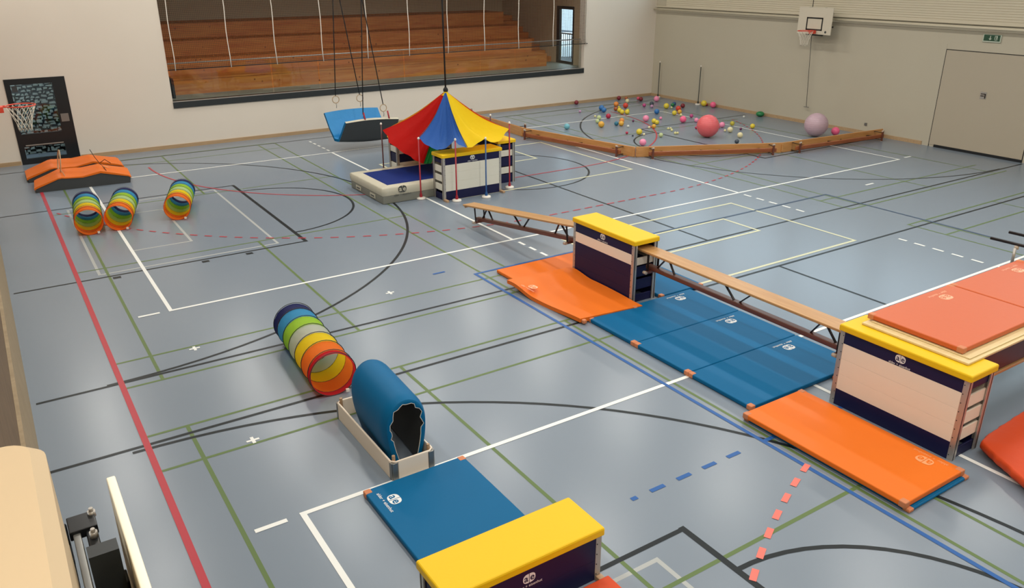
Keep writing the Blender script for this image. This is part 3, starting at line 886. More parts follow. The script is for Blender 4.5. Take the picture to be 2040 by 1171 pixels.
for y, s in ((-.55, -1), (.45, 1)):
    rr = random.Random(5)
    inn = []
    for k, (p, q) in enumerate(zip(O_, I_)):
        f = .62+.20*math.sin(k*1.9)+rr.uniform(-.12, .12)
        if k < 9 or k > 31: f = .8
        inn.append((p.x+(q.x-p.x)*(f+.45)+.05*(y+.55), y+s*.008, p.z+(q.z-p.z)*(f+.45)))
    out = [(p.x+(q.x-p.x)*.45+.05*(y+.55), y, p.z+(q.z-p.z)*.45) for p, q in zip(O_, I_)]
    MB().grid([out, [((a[0]+b[0])/2, y+s*.014, (a[2]+b[2])/2) for a, b in zip(out, inn)], inn]).build('gathered_hem', 'mat_blue', t)
    MB().tube(inn, .0035, 5).build('elastic_edge', 'cord_white', t)

# --- play tunnels
def tunnel(a, b, r, label, cols, seed=0, tag_on=False, ring_m='frame_dark'):
    a = Vector(a); b = Vector(b); d = (b-a); Lt = d.length; rz = math.atan2(d.y, d.x)
    t = empty('play_tunnel', (a.x, a.y, 0), rz, label, 'play tunnel', 'rainbow play tunnels')
    n = 36; rr = random.Random(seed)
    m = len(cols); tot = sum(w for _, w in cols); x = 0
    for i, (c, w) in enumerate(cols):
        x1 = x+w/tot*Lt
        rows = []
        for j in range(7):
            u = j/6; sag = math.sin(PI*u)
            row = []
            for k in range(n):
                th = 2*PI*k/n
                wob = 1-.045*sag*(1+.5*math.sin(3*th+i*2+seed)) + .006*rr.uniform(-1, 1)
                row.append((x+(x1-x)*u, r*wob*math.cos(th), r+r*wob*math.sin(th)*.985))
            rows.append(row)
        MB().grid(rows, closed=True).build('fabric_section', c, t)
        x = x1
    x = 0
    for i in range(m+1):
        rm = ring_m if 0 < i < m else ('tun_red' if i == 0 and tag_on else 'frame_dark')
        MB().tube([(x, (r+.003)*math.cos(2*PI*k/32), r+.006+(r+.003)*math.sin(2*PI*k/32)) for k in range(32)], (.0048 if r > .26 else .003), 6, closed=True).build('wire_hoop', rm, t)
        if i < m: x += cols[i][1]/tot*Lt
    MB().box(-.03, .0, -r*.62, -r*.62+.04, .02, .055).build('care_tag', 'plastic_white', t)
    return t
COLS = [('tun_red', .35), ('tun_orange', 1), ('tun_yellow', 1), ('tun_grey', 1), ('tun_lime', 1), ('tun_sky', 1), ('tun_navy', .7)]
CS = [('tun_orange', .8), ('tun_orange', .5), ('tun_yellow', 1), ('tun_palegreen', 1), ('tun_lime', 1), ('tun_sky', 1), ('tun_navy', .7)]
tunnel((1.08, -3.72, 0), (1.20, -2.02, 0), .272, 'rainbow play tunnel leading to the arched blue mat', COLS, 1)
tunnel((-.475, 4.62, 0), (-.34, 6.12, 0), .245, 'rainbow play tunnel nearest the left wall, left of the touching pair', CS, 2, True)
tunnel((.03, 4.62, 0), (.38, 6.02, 0), .245, 'rainbow play tunnel on the white line, right of the touching pair', CS, 3, True)
tunnel((1.12, 4.72, 0), (1.53, 6.1, 0), .245, 'rainbow play tunnel standing alone right of the pair', CS, 4, True)

# --- two humped orange mats by the glass door, tied with ropes
def humped(loc, rz, label, L, W, sgn):
    t = empty('humped_mat', loc, rz, label, 'mat', 'humped orange mats by the glass door')
    xs = [0, .03, .25, .29, .32, .5, .66, .69, .73, .97, 1.0]
    zt = [.10, .13, .29, .30, .29, .27, .32, .33, .31, .19, .15]
    def zz(u):
        for i in range(len(xs)-1):
            if xs[i] <= u <= xs[i+1]: return zt[i]+(zt[i+1]-zt[i])*(u-xs[i])/(xs[i+1]-xs[i])
    us = sorted(set(xs+[k/24 for k in range(25)]))
    top = [[(L*(u-.5), v, zz(u)+.012*math.sin(v*9+u*8)) for u in us] for v in [W*(j/8-.5) for j in range(9)]]
    m_ = MB().grid(top)
    for v in (-W/2, W/2):
        m_.grid([[(L*(u-.5), v, zz(u)+.012*math.sin(v*9+u*8)) for u in us], [(L*(u-.5), v, max(.02, zz(u)-.035)) for u in us]])
    for u in (0, 1):
        m_.grid([[(L*(u-.5), v, zz(u)+.012*math.sin(v*9+u*8)) for v in [W*(j/8-.5) for j in range(9)]], [(L*(u-.5), v, zz(u)-.05) for v in [W*(j/8-.5) for j in range(9)]]])
    m_.build('orange_cover', 'mat_orange', t)
    b = MB()
    hw = W/2-.012; P0 = [[(L*(u-.5)*.985, v, zz(u)-.03) for u in us] for v in (-hw, hw)]
    P1 = [[(L*(u-.5)*.96, v, .0) for u in us] for v in (-hw, hw)]
    b.grid([P0[0], P1[0]]).grid([P0[1], P1[1]]).grid([P1[0], P1[1]]).grid([P0[0], P0[1]])
    b.grid([[P0[0][0], P0[1][0]], [P1[0][0], P1[1][0]]]).grid([[P0[0][-1], P0[1][-1]], [P1[0][-1], P1[1][-1]]])
    b.build('grey_underside', 'mat_grey', t)
    return t
h1 = humped((-.08, 9.03, 0), R_(-4), 'humped orange mat with grey underside, front one by the glass door', 2.0, .93, 1)
emblem(h1, (.55, .1, .30), (0, .3, 0), .16, 'emblem_faint', 'mat_orange')
humped((-.12, 10.25, 0), R_(-1), 'humped orange mat with grey underside, rear one by the glass door', 2.1, 1.0, 1)
t = empty('rope_loop', (-.5, 9.3, .3), 0, 'pale hoop-like rope loop around the left end of the humped mats', 'rope')
MB().tube([(.02+.05*math.sin(q), .30*math.cos(q), .17+.30*math.sin(q)) for q in [2*PI*k/28 for k in range(28)]], .014, 8, closed=True).build('loop', 'rope_tan', t)
MB().tube([(0, -.3, .08), (.03, -.5, .04), (.05, -.58, -.02), (.08, -.60, -.12)], .008, 6).build('loose_end', 'rope_tan', t)
t = empty('rope_loop', (.35, 9.3, .3), 0, 'dark thin cord rising from the right end of the humped mats', 'rope')
MB().tube([(-.10, .5, .32), (-.04, .35, .15), (.03, .1, .02), (.05, -.25, .015), (.06, -.60, -.01), (.08, -.615, -.12)], .008, 6).build('loop', 'rope_black', t)
MB().tube([(.04, .2, .04), (.14, .12, .12), (.24, .0, .04)], .008, 6).build('loose_end', 'rope_black', t)

# --- hanging swing mat
t = empty('swing_mat', (6.95, 9.05, .31), 0, 'blue soft mat hanging as a cradle from gymnastic rings', 'mat')
def sw_pt(u, v, off):
    """u along the cradle, v across: 0 rear edge .. 1 front edge"""
    bl = [(6.03, 9.42, .99), (6.08, 9.25, .62), (6.14, 9.08, .31), (6.20, 8.92, .30), (6.27, 8.78, .58), (6.33, 8.66, .82)]
    br = [(7.60, 9.44, .99), (7.68, 9.25, .55), (7.78, 9.08, .24), (7.88, 8.92, .23), (7.85, 8.76, .54), (7.87, 8.64, .79)]
    k = min(int(v*5), 4); f = v*5-k
    l = Vector(bl[k]).lerp(Vector(bl[k+1]), f); r = Vector(br[k]).lerp(Vector(br[k+1]), f)
    dl = (Vector(bl[k+1])-Vector(bl[k])).normalized(); n = Vector((1, 0, 0)).cross(dl)   # points up / inside
    p = l.lerp(r, u)
    p.z += -.05*math.sin(PI*u)*(1-abs(2*v-1))+(.04*math.sin(PI*u)*abs(2*v-1)**3)
    p = p-n*off if n.z < 0 else p+n*off
    return p-Vector((6.95, 9.05, .31))
us = [k/24 for k in range(25)]; vs = [k/20 for k in range(21)]
MB().grid([[sw_pt(u, v, .05+.006*math.sin(v*23+u*9)) for u in us] for v in vs]).build('blue_face', 'swing_blue', t)
MB().grid([[sw_pt(u, v, -.03) for u in us] for v in vs]).build('grey_underside', 'mat_grey', t)
for u in (0, 1): MB().grid([[sw_pt(u, v, .05+.006*math.sin(v*23+u*9)) for v in vs], [sw_pt(u, v, -.03) for v in vs]]).build('end_border', 'mat_blue', t)
for v in (0, 1): MB().grid([[sw_pt(u, v, .05+.006*math.sin(v*23+u*9)) for u in us], [sw_pt(u, v, -.03) for u in us]]).build('edge_border', 'mat_cream', t)
for (x, y, z) in ((6.90, 8.66, .80), (7.60, 8.65, .79)):
    MB().tube([(x-6.95, y-9.05, z-.31), (x-6.96, y-9.03, z-.20), (x-6.97, y-9.0, z-.08)], .022, 8).build('strap', 'strap_red', t)
def ring_rope(rx, ry, rz_, tx, ty, label, ring=True):
    t = empty('gym_ring', (rx, ry, rz_), 0, label, 'gym ring', 'gym rings on ropes')
    if ring: MB().tube([(.095*math.cos(q), 0, .095*math.sin(q)) for q in [2*PI*k/28 for k in range(28)]], .0115, 8, closed=True).build('ring', 'rope_tan', t)
    dx, dy, dz = tx-rx, ty-ry, CEIL-rz_
    MB().tube([(0, 0, .09 if ring else -.12), (dx*.5, dy*.5, dz*.5), (dx, dy, dz-.01)], .013, 6).build('rope', 'rope_black', t)
    MB().tube([(0, 0, -.095 if ring else -.12), (.01, .0, -.16), (-.0, -.0, -.23)], .008, 6).build('carabiner', 'steel_grey', t)
ring_rope(6.40, 9.42, 1.33, 6.76, 9.5, 'gym ring above the left rear edge of the hanging blue mat')
ring_rope(7.10, 9.42, 1.31, 6.32, 9.5, 'gym ring above the right rear edge of the hanging blue mat')
ring_rope(7.53, 8.85, 1.08, 6.77, 9.1, 'gym ring above the right front edge, with red strap')
ring_rope(6.88, 8.75, 1.10, 7.35, 9.0, 'ringless rope tied to the red strap at the mat front', False)

# --- tent: parachute on slalom poles, hung from a rope over three boxes
def slalom(x, y, H, m, label, group):
    t = empty('slalom_pole', (x, y, 0), 0, label, 'slalom pole', group)
    MB().lathe([(0, .0), (.098, .0), (.10, .012), (.095, .035), (.05, .045), (0, .045)], 24).build('base_disc', 'plastic_white', t)
    MB().lathe([(.032, .045), (.03, .10), (.018, .13), (.0155, .14), (.0155, H-.02), (0, H-.02)], 12).build('pole', m, t)
    MB().lathe([(0, H-.03), (.018, H-.03), (.024, H-.012), (.022, H+.008), (.012, H+.02), (0, H+.02)], 12).build('cap', 'plastic_white', t)
G = 'slalom poles around the tent'
slalom(5.88, 3.455, 1.32, 'pole_red', 'red slalom pole at the tent corner in front of the crash mat', G)
slalom(6.44, 2.87, 1.33, 'pole_red', 'red slalom pole at the left of the front vaulting box of the tent', G)
slalom(7.12, 2.77, 1.30, 'pole_blue', 'blue slalom pole in front of the tent', G)
slalom(7.99, 3.18, 1.48, 'pole_red', 'red slalom pole at the right end of the tent, taller than its neighbours', G)
slalom(5.91, 5.41, 1.33, 'pole_maroon', 'dark red slalom pole at the left rear tent corner', G)
slalom(8.61, 4.99, 1.33, 'pole_maroon', 'dark red slalom pole behind the right rear tent corner', G)
G = 'slalom poles at the right wall'
slalom(20.12, 11.45, 1.32, 'pole_dark', 'dark slalom pole at the right wall, nearest the room corner', G)
slalom(20.12, 9.33, 1.36, 'pole_dark', 'dark slalom pole at the right wall, beside the yellow ball', G)

t = empty('parachute_tent', (7.08, 4.4, 0), 0, 'rainbow parachute canopy hung as a tent over the vaulting boxes', 'tent')
AP = Vector((7.08, 4.4, 2.07))
def panel(rim, m, seed, a_in=.03, sag=.17, top_off=(0, 0)):
    """rim: list of world points along the lower edge, left to right"""
    rim = [Vector(r) for r in rim]; n = 16; rr = random.Random(seed)
    pts = []
    for k in range(n+1):
        f = k/n*(len(rim)-1); i = min(int(f), len(rim)-2); pts.append(rim[i].lerp(rim[i+1], f-i))
    rows = []
    for j in range(15):
        u = j/14; row = []
        for k, p in enumerate(pts):
            c = AP+((p-AP).normalized()*.05)*Vector((1, 1, .3))
            q = c.lerp(p, u)
            q.z -= sag*math.sin(PI*u)**1.1*(.6+.5*math.sin(PI*k/n))
            w = .018*u*math.sin(k*1.7+seed)+.012*u*math.sin(k*.9+j*.5+seed*2)
            d = (p-AP); d.z = 0; d.normalize(); q += d*w
            row.append(q-Vector((7.08, 4.4, 0)))
        rows.append(row)
    return MB().grid(rows).build('canopy_panel', m, t)
panel([(5.95, 5.38, 1.18), (5.80, 4.75, 1.02), (5.93, 4.3, .84), (6.10, 4.05, .70), (6.25, 4.0, .62)], 'tent_red', 1, sag=.16)
panel([(6.25, 4.0, .62), (6.38, 3.92, .62), (6.55, 3.85, .90)], 'tent_green', 2, sag=.12)
panel([(5.90, 3.46, 1.32), (5.99, 3.32, 1.18), (6.16, 3.17, 1.09), (6.30, 3.04, 1.12), (6.43, 2.88, 1.31)], 'tent_blue', 3, sag=.2)
panel([(6.43, 2.88, 1.31), (6.50, 2.86, 1.22), (6.60, 2.83, 1.17), (6.70, 2.82, 1.13)], 'tent_blue', 4, sag=.2)
panel([(6.70, 2.82, 1.13), (6.82, 2.80, 1.14), (7.0, 2.79, 1.24), (7.12, 2.78, 1.29), (7.28, 2.84, 1.18), (7.49, 2.92, 1.14), (7.72, 3.02, 1.18), (7.97, 3.18, 1.34)], 'tent_yellow', 5, sag=.19)
panel([(7.97, 3.18, 1.34), (8.12, 3.5, 1.24), (8.2, 3.8, 1.17)], 'tent_orangered', 6, sag=.13)
panel([(8.2, 3.8, 1.17), (8.32, 4.3, 1.10), (8.40, 4.8, 1.08)], 'tent_orange', 7, sag=.22)
panel([(8.40, 4.8, 1.08), (8.1, 5.5, 1.08), (7.6, 5.9, 1.1)], 'tent_green', 8, sag=.12)
panel([(7.6, 5.9, 1.15), (7.0, 5.9, 1.1), (6.5, 5.75, 1.15)], 'tent_blue', 9, sag=.12)
panel([(6.5, 5.75, 1.15), (6.2, 5.6, 1.15), (5.95, 5.38, 1.18)], 'tent_orange', 10, sag=.10)
MB().lathe([(.02, 2.10), (.05, 2.07), (.055, 2.04), (.10, 2.0)], 14).build('canopy_collar', 'tent_yellow', t)
for a, b in (((7.08, 4.4, 2.06), (5.9, 3.46, 1.33)), ((7.08, 4.4, 2.06), (6.70, 2.82, 1.14))):
    a = Vector(a)-Vector((7.08, 4.4, 0)); b = Vector(b)-Vector((7.08, 4.4, 0))
    pts = [a.lerp(b, k/8)+Vector((0, 0, .012-(.6*.2 if 1 else 0)*math.sin(PI*k/8)**1.1)) for k in range(9)]
    MB().tube(pts, .006, 5).build('seam_tape', 'frame_dark', t)
t = empty('climbing_rope', (7.08, 4.4, 2.1), 0, 'black rope with a knot holding up the tent tip', 'rope')
MB().tube([(0, 0, .05), (-.02, 0, 2.4), (-.05, 0, CEIL-2.11)], .02, 8).build('rope', 'rope_black', t)
MB().lathe([(0, -.045), (.035, -.04), (.055, -.01), (.055, .03), (.03, .07), (0, .08)], 12).build('knot', 'rope_black', t)

# crash mat beside the tent
t = empty('crash_mat', (6.42, 4.33, 0), 0, 'thick cream and grey crash mat with deep blue top under the tent', 'mat')
lx, ly = 1.43, .865
b = MB().box(-lx, lx, -ly, ly, .0, .175).build('grey_base', 'mat_grey_side', t, bevel=.02)
m_ = MB(); R2 = []
def crr(z, off, w=0):
    out = []; N = 26
    cc = [(-lx, -ly), (lx, -ly), (lx, ly), (-lx, ly)]
    for e in range(4):
        a = Vector((*cc[e], 0)); c = Vector((*cc[(e+1) % 4], 0))
        for k in range(N):
            p = a.lerp(c, k/N); d = Vector((0 if e in (0, 2) else (1 if e == 1 else -1), (-1 if e == 0 else 1) if e in (0, 2) else 0, 0))
            p = Vector((p.x*(1+off/lx), p.y*(1+off/ly), 0))+d*w*math.sin(k*2.1+e)
            out.append((p.x, p.y, z+w*.6*math.sin(k*1.3)))
    return out
for z, off, w_ in ((.176, .0, 0), (.24, .012, .006), (.33, .010, .007), (.350, -.01, .003), (.353, -.21, .0)): R2.append(crr(z, off, w_))
m_.grid(R2, closed=True).build('cream_cover', 'mat_cream', t)
MB().grid([crr(.352, -.21), crr(.360, -.24, .008)], closed=True).poly(crr(.358, -.24)).build('blue_top', 'mat_deep_blue', t)
for s, x, y in ((0, .25, -ly-.012), (0, .05, 0), (1, -lx-.012, .42), (1, -lx-.012, -.35)):
    if s == 0 and y:
        hd = B(x-.14, x+.14, y, y+.006, .07, .15).build('handle_patch', 'mat_cream', t)
        MB().box(x-.08, x+.08, y-.012, y, .10, .122).build('handle_strap', 'strap_red', hd)
    elif s:
        hd = B(x, x+.006, y-.14, y+.14, .05, .14).build('handle_patch', 'mat_cream', t)
        MB().box(x-.012, x, y-.08, y+.08, .085, .105).build('handle_strap', 'mat_grey', hd)
emblem(t, (-.98, -ly-.028, .27), (PI/2, 0, 0), .19, 'emblem_dark', 'mat_cream')

# --- basketball hoops
def hoop(board_x, y, rz_, sgn, bz0, bz1, label, w=1.2, rimlen=.38, full=True, logo=False):
    """sgn: direction of the court from the board along x"""
    t = empty('basketball_hoop', (board_x, y, bz0), 0, label, 'basketball hoop')
    h = bz1-bz0
    B(-.012, .012, -w/2, w/2, 0, h).build('backboard', 'backboard', t, bevel=.004)
    fx = sgn*.014
    f0, f1 = min(fx, fx+sgn*.003), max(fx, fx+sgn*.003)
    zr = rz_-bz0; zt = zr+.37
    MB().box(f0, f1, -.29, .29, zt-.04, zt).box(f0, f1, -.29, .29, zr+.0, zr+.04).box(f0, f1, -.29, -.25, zr, zt).box(f0, f1, .25, .29, zr, zt).build('target_frame', 'mark_black', t)
    rc = (sgn*rimlen, 0, zr)
    MB().tube([(rc[0]+.225*math.cos(q), .225*math.sin(q), zr) for q in [2*PI*k/36 for k in range(36)]], .0105, 8, closed=True).build('rim', 'rim_orange', t)
    MB().box(min(sgn*.02, sgn*.12), max(sgn*.02, sgn*.12), -.10, .10, zr-.09, zr+.008).bar((sgn*.1, -.06, zr), (sgn*.17, -.09, zr), .02).bar((sgn*.1, .06, zr), (sgn*.17, .09, zr), .02).build('rim_bracket', 'rim_orange', t, bevel=.006)
    nm = MB(); N = 12
    def np_(a, j):
        rr_ = [.222, .185, .15, .122, .108, .10][j]; z = zr-.012-[0, .09, .18, .27, .36, .42][j]
        return (rc[0]+rr_*math.cos(a), rr_*math.sin(a), z)
    for k in range(N):
        for s in (-1, 1):
            nm.tube([np_(2*PI*(k+s*j*.5)/N, j) for j in range(6)], .0042, 4)
    o = nm.build('net', 'net_white', t); o['kind'] = 'stuff'
    MB().box(min(-sgn*.03, -sgn*.1), max(-sgn*.03, -sgn*.1), -.3, -.25, -.02, h).box(min(-sgn*.03, -sgn*.1), max(-sgn*.03, -sgn*.1), .25, .3, -.02, h).box(min(-sgn*.03, -sgn*.06), max(-sgn*.03, -sgn*.06), -.3, .3, -.04, 0).build('board_frame', 'frame_dark', t)
    if logo:
        MB().cyl((fx, -.42, .08), (fx+sgn*.002, -.42, .08), .035, 14).build('round_sticker', 'mat_grey', t)
    return t
hp_ = hoop(19.73, 4.47, 2.87, -1, 2.76, 3.52, 'basketball hoop with net on the right wall', logo=True)
MB().bar((.1, -.28, .2), (.5, -.28, .2), .04).bar((.1, .28, .2), (.5, .28, .2), .04).bar((.1, -.28, .6), (.5, -.28, .6), .04).bar((.1, .28, .6), (.5, .28, .6), .04).build('wall_arm', 'frame_dark', hp_)
hoop(-1.53, 4.46, 2.49, 1, 2.42, 3.27, 'basketball hoop with net at the left edge, in front of the glass door')
h3 = hoop(-1.615, -10.17, 2.49, 1, 2.46, 3.32, 'basketball hoop below the camera, seen by its cream board edge')
for c_ in kids(h3):
    if c_.name.startswith('backboard'):
        c_.data.materials[0] = MATS['board_cream']
# black folding bracket behind that board
t = empty('hoop_bracket', (-1.72, -9.9, 3.1), 0, 'black steel folding bracket beside the near board', 'bracket')
MB().box(.012, .042, -.55, .34, -.05, .1).build('side_plate', 'frame_black', t, bevel=.004)
MB().box(-.02, .0, -.6, .30, .0, .1).build('flat_bar', 'steel_grey', t, bevel=.003)
MB().box(-.028, .045, .28, .36, .08, .11).build('end_plate', 'frame_black', t, bevel=.003)
for y in (.16, .27): MB().box(-.065, -.03, y, y+.085, .0, .1).build('square_tube', 'frame_black', t, bevel=.006)
B(-.07, -.03, -.5, .14, 0, .1).build('wall_tube', 'frame_black', t, bevel=.004)
B(.045, .085, .06, .12, -.1, .05).build('cross_tube', 'frame_black', t, bevel=.004)
B(.052, .066, -.6, .06, -.1, .04).build('inner_bar', 'steel_grey', t, bevel=.004)
for x, y in ((.03, .24), (.038, .345)): MB().cyl((x, y, .1), (x, y, .118), .011, 10).cyl((x, y, .118), (x, y, .128), .006, 8).build('bolt', 'aluminium', t)
# crank rod below the right hoop
t = empty('crank_rod', (20.16, 4.7, .53), 0, 'thin dark crank rod hanging on the right wall below the hoop', 'rod')
MB().tube([(0, 0, 0), (-.04, .04, 1.0), (-.10, .08, 2.2)], .008, 6).build('rod', 'frame_dark', t)
MB().bar((0, -.09, 0), (0, .09, 0), .02).build('crank_handle', 'steel_grey', t)
# emergency exit sign
t = empty('exit_sign', (20.235, -.56, 2.85), 0, 'green emergency exit sign with running figure and arrow above the flush door', 'sign')
B(-.02, .01, -.23, .23, 0, .19).build('sign_box', 'sign_white', t, bevel=.004)
B(-.023, -.02, -.205, .205, .03, .18).build('sign_face', 'sign_green', t)
x = -.0245
MB().poly([(x, .05, .155), (x, .03, .155), (x, .03, .09), (x, .0, .09), (x, .04, .05), (x, .08, .09), (x, .05, .09)]).build('arrow_mark', 'sign_white', t)
MB().poly([(x, -.07, .05), (x, -.14, .05), (x, -.14, .16), (x, -.07, .16)]).build('doorway_mark', 'sign_white', t)
MB().poly([(x-.001, -.085, .15), (x-.001, -.105, .15), (x-.001, -.115, .09), (x-.001, -.13, .055), (x-.001, -.112, .055), (x-.001, -.10, .08), (x-.001, -.085, .055), (x-.001, -.072, .055), (x-.001, -.088, .095)]).build('figure_mark', 'sign_green', t)
t = B(20.222, 20.25, 2.55, 2.63, .26, .34).build('wall_socket', 'steel_grey', bevel=.006); tag(t, 'small grey wall socket just above the bench at the right wall', 'socket')
# parapet of the camera's gallery
t = None
m_ = MB()
pts = [(-2.3, -4)] + [(.48, -4)]
cor = []
for k in range(7):
    a = PI/2*k/6; cor.append((.48+.06*math.cos(a), 1.92+.06*math.sin(a)))
ring0 = [(-2.3, -4), (.54, -4)]+cor+[(-2.3, 1.98)]
ring1 = [(-2.3, -4), (.51, -4)]+[(x-.03, y-.02) for x, y in cor]+[(-2.3, 1.96)]
m_.grid([[(x, y, -.25) for x, y in ring0], [(x, y, .17) for x, y in ring0], [(x, y, .2) for x, y in ring1]], closed=True, smooth=False)
m_.poly([(x, y, .2) for x, y in ring1])
struct('trim_3', m_, 'cream_paint', loc=(-2.29, -11.72, 3.4))

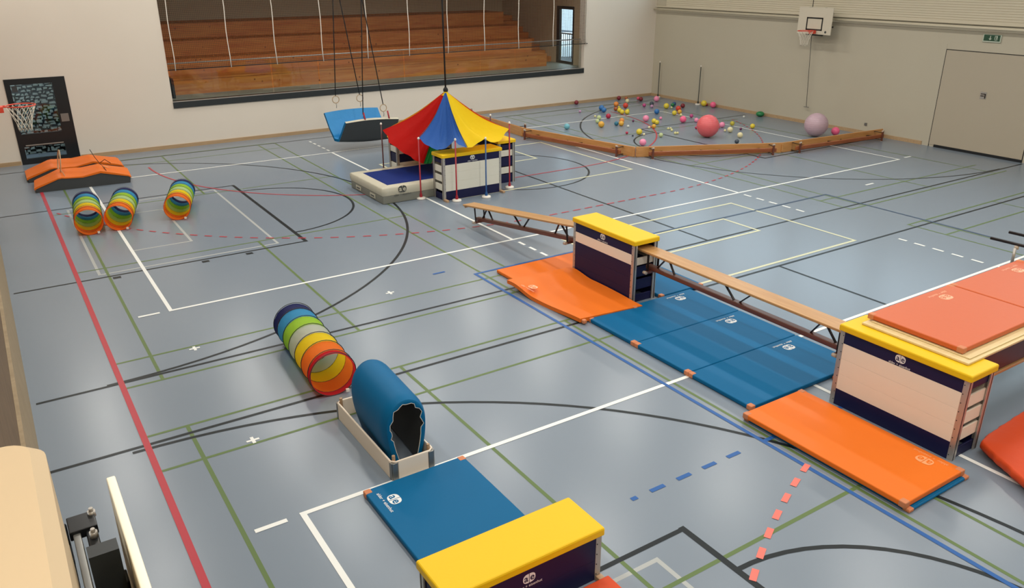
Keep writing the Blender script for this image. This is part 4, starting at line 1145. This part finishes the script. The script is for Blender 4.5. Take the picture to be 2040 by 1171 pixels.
# --- balls
BC = dict(darkred='#7a1f2a', lilac='#b98fb0', blue='#2f6fae', brown='#a8562f', cream='#e0d6a8', orange='#e08a3a', red='#d0402a', yellow='#dcc63a', lime='#a9b84a', crimson='#b32345',
          pale='#ddd79a', palegreen='#b9c690', ochre='#dfa83c', cyan='#6fb0bd', teal='#2b6f88', white='#d9dcd2', purple='#6a2f5a', dark='#3a4450', pink='#ee8fb0', magenta='#b8487f',
          pinkred='#d8506a', green='#1f7a45', navy='#2c4f7d', hotpink='#f2668f', coral='#e0676a', olive='#b9ad3a', biglilac='#bfa3ad')
for k_, v_ in BC.items(): mat('ball_'+k_, v_, .38)
BALLS = [
(16.46,11.79,0.079,'darkred', 'dark red ball against the far wall, leftmost of all the balls'),
(15.50,10.33,0.045,'lilac', 'tiny lilac ball right of the leftmost dark red ball'),
(16.40,10.27,0.095,'blue', 'big blue ball, rear one of the touching blue pair'),
(16.22,9.92,0.086,'blue', 'big blue ball, front one of the touching blue pair'),
(18.43,11.75,0.079,'darkred', 'dark red ball by the far wall behind the orange cluster'),
(18.68,11.62,0.060,'brown', 'small brown ball at the back tip of the orange and yellow cluster'),
(18.25,11.06,0.074,'cream', 'cream ball at the back of the orange and yellow cluster'),
(17.36,10.63,0.090,'orange', 'orange ball at the left edge of the orange and yellow cluster'),
(17.43,10.20,0.093,'red', 'red ball at the right of the orange and yellow cluster'),
(16.78,9.96,0.070,'brown', 'brown ball below the orange one in the cluster'),
(16.66,9.62,0.079,'yellow', 'yellow ball in the front left of the yellow cluster'),
(16.50,9.29,0.079,'yellow', 'yellow ball, left one of the foremost pair in the cluster'),
(16.64,9.19,0.082,'yellow', 'yellow ball, right one of the foremost pair in the cluster'),
(16.93,9.49,0.062,'lime', 'lime ball behind the foremost yellow pair'),
(17.23,10.32,0.039,'yellow', 'tiny yellow ball in the gap inside the orange cluster'),
(15.58,8.90,0.083,'crimson', 'crimson ball on the far white court line'),
(15.35,9.31,0.038,'pale', 'tiny pale yellow ball left of the pale green pair'),
(15.16,8.87,0.076,'palegreen', 'pale green ball, rear one of the pale green pair'),
(14.74,8.42,0.068,'palegreen', 'pale green ball, front one of the pale green pair'),
(14.39,7.80,0.097,'ochre', 'large ochre ball in front of the pale green pair'),
(13.30,8.13,0.090,'cyan', 'light cyan ball nearest the bench at the left of the pen'),
(14.98,7.77,0.068,'teal', 'teal ball left of the orange and ochre pair'),
(15.43,8.04,0.079,'orange', 'orange ball touching the ochre ball beside the teal one'),
(15.07,7.64,0.081,'ochre', 'ochre ball beside the teal ball'),
(15.09,7.33,0.039,'white', 'small white ball in front of the teal and ochre group'),
(15.86,7.98,0.037,'purple', 'tiny purple ball right of the orange and ochre pair'),
(14.35,6.53,0.041,'crimson', 'tiny crimson ball left of the large yellow ball'),
(14.26,6.16,0.028,'dark', 'tiny dark grey ball in front of the large yellow ball'),
(14.59,6.25,0.090,'yellow', 'large yellow ball on the black circle line'),
(14.63,6.08,0.036,'cream', 'tiny cream ball touching the large yellow ball'),
(13.61,4.99,0.098,'pink', 'big pink ball right behind the wooden bench corner'),
(16.24,7.80,0.102,'pink', 'big pink ball left of the yellow trio'),
(18.15,10.02,0.065,'magenta', 'small magenta ball left of the grey and lilac pair'),
(19.05,11.36,0.062,'pinkred', 'pink-red ball by the far wall corner touching a dark red one'),
(18.96,11.11,0.077,'darkred', 'dark red ball by the far wall corner'),
(18.55,10.07,0.076,'dark', 'dark grey ball behind a small lilac ball'),
(18.24,9.72,0.059,'lilac', 'small lilac ball in front of the dark grey ball'),
(19.34,10.68,0.104,'pink', 'pink ball closest to the first slalom pole'),
(17.51,8.67,0.087,'blue', 'blue ball at the far white line corner'),
(16.22,7.39,0.080,'yellow', 'yellow ball, left one of the yellow trio'),
(16.18,7.21,0.070,'yellow', 'yellow ball, right one of the yellow trio'),
(15.65,6.77,0.067,'ochre', 'ochre ball, front one of the yellow trio'),
(15.51,6.83,0.039,'cream', 'tiny cream ball left of the yellow trio'),
(16.89,7.80,0.048,'pink', 'tiny pink ball right of the yellow trio'),
(14.86,5.60,0.066,'palegreen', 'pale green ball right of the red circle line'),
(18.55,9.31,0.096,'yellow', 'yellow ball in front of the first slalom pole'),
(19.04,9.51,0.065,'green', 'small green ball beside the navy one'),
(19.23,9.63,0.072,'navy', 'navy ball beside the small green one'),
(18.72,9.22,0.037,'pale', 'tiny pale ball in front of the small green ball'),
(18.54,8.70,0.091,'red', 'red ball behind the yellow and ochre pair on the right'),
(19.15,9.11,0.078,'darkred', 'dark red ball between the two slalom poles'),
(17.84,8.16,0.080,'yellow', 'yellow ball at the right part of the far line'),
(18.17,8.25,0.074,'ochre', 'ochre ball touching the red ball on the right'),
(17.88,7.89,0.047,'pale', 'tiny pale ball behind a hot pink ball'),
(17.10,6.99,0.106,'hotpink', 'hot pink ball on the white line left of the giant coral ball'),
(17.98,7.50,0.062,'magenta', 'small magenta ball behind the giant coral ball'),
(17.49,6.78,0.073,'pink', 'pink ball touching the giant coral ball on its left'),
(16.02,4.88,0.324,'coral', 'giant coral red gymnastics ball'),
(17.50,5.69,0.088,'pink', 'pink ball touching the giant coral ball on its right'),
(17.29,5.63,0.045,'pinkred', 'tiny pink-red ball at the right edge of the giant coral ball'),
(18.29,6.75,0.053,'pink', 'small pink ball peeping over the giant coral ball'),
(16.66,5.96,0.042,'crimson', 'tiny crimson ball at the left edge of the giant coral ball'),
(18.01,5.74,0.071,'olive', 'olive yellow ball on the white line right of the giant ball'),
(17.11,5.00,0.085,'cream', 'large cream ball in front of the olive yellow ball'),
(17.07,5.16,0.038,'cream', 'tiny cream ball left of the large cream ball'),
(17.67,5.08,0.040,'purple', 'tiny purple ball in front of the white line'),
(18.17,5.06,0.075,'yellow', 'yellow ball alone on the white line at right'),
(16.73,4.26,0.082,'cream', 'cream ball behind the dark grey ball near the bench'),
(16.03,3.74,0.063,'dark', 'dark grey ball nearest the middle bench'),
(20.04,8.96,0.103,'yellow', 'yellow ball against the right wall beside the second slalom pole'),
(20.18,8.96,0.043,'crimson', 'tiny crimson ball between the yellow and hot pink wall balls'),
(20.06,8.54,0.105,'hotpink', 'hot pink ball against the right wall'),
(20.18,8.59,0.039,'crimson', 'tiny crimson ball right of the hot pink wall ball'),
(20.06,6.38,0.109,'green', 'squat green ball against the right wall baseboard'),
(19.40,6.51,0.037,'white', 'tiny white ball left of the squat green ball'),
(15.87,6.36,0.037,'pale', 'tiny pale ball, leftmost of the row of five'),
(15.96,6.35,0.034,'pale', 'tiny pale ball, second of the row of five'),
(15.78,6.11,0.038,'pale', 'tiny pale ball, middle of the row of five'),
(15.53,5.70,0.041,'pale', 'tiny pale ball, fourth of the row of five'),
(15.61,5.68,0.036,'pale', 'tiny pale ball, rightmost of the row of five'),
(18.76,3.21,0.337,'biglilac', 'giant pale lilac gymnastics ball'),
(19.39,2.98,0.119,'hotpink', 'hot pink ball between the giant lilac ball and the bench'),
]

sph = {}
def ball_mesh(cname):
    if cname in sph: return sph[cname]
    mb = MB(); n = 28; rings = 18
    prof = [(math.sin(PI*k/rings), -math.cos(PI*k/rings)) for k in range(rings+1)]
    mb.lathe([(max(r, 1e-4), z) for r, z in prof], n)
    me = bpy.data.meshes.new('ball'); me.from_pydata(mb.v, [], mb.f); me.polygons.foreach_set('use_smooth', [True]*len(mb.f)); me.materials.append(MATS['ball_'+cname])
    sph[cname] = me; return me
valve = None
for x, y, r, c, lab in BALLS:
    o = bpy.data.objects.new('ball', ball_mesh(c)); COL.objects.link(o)
    fl = .8 if lab.startswith('squat') else 1
    o.location = (x, y, r*fl+.001); o.scale = (r*(1.25 if fl < 1 else 1), r*(1.25 if fl < 1 else 1), r*fl)
    if fl < 1: o.location.x -= .03
    o.rotation_euler = (0, 0, (x*7) % 6)
    tag(o, lab, 'ball', 'balls scattered in the bench pen')
    if r > .3:
        mb = MB()
        for k in range(-8, 9):       # shallow grooves around the giant balls
            a = k*PI/18; mb.tube([(math.cos(a)*math.cos(q)*1.0, math.cos(a)*math.sin(q)*1.0, math.sin(a)*1.0) for q in [2*PI*i/48 for i in range(48)]], .006, 4, closed=True)
        g_ = mb.build('ridge_rings', 'ball_'+c, o); g_['kind'] = 'stuff'
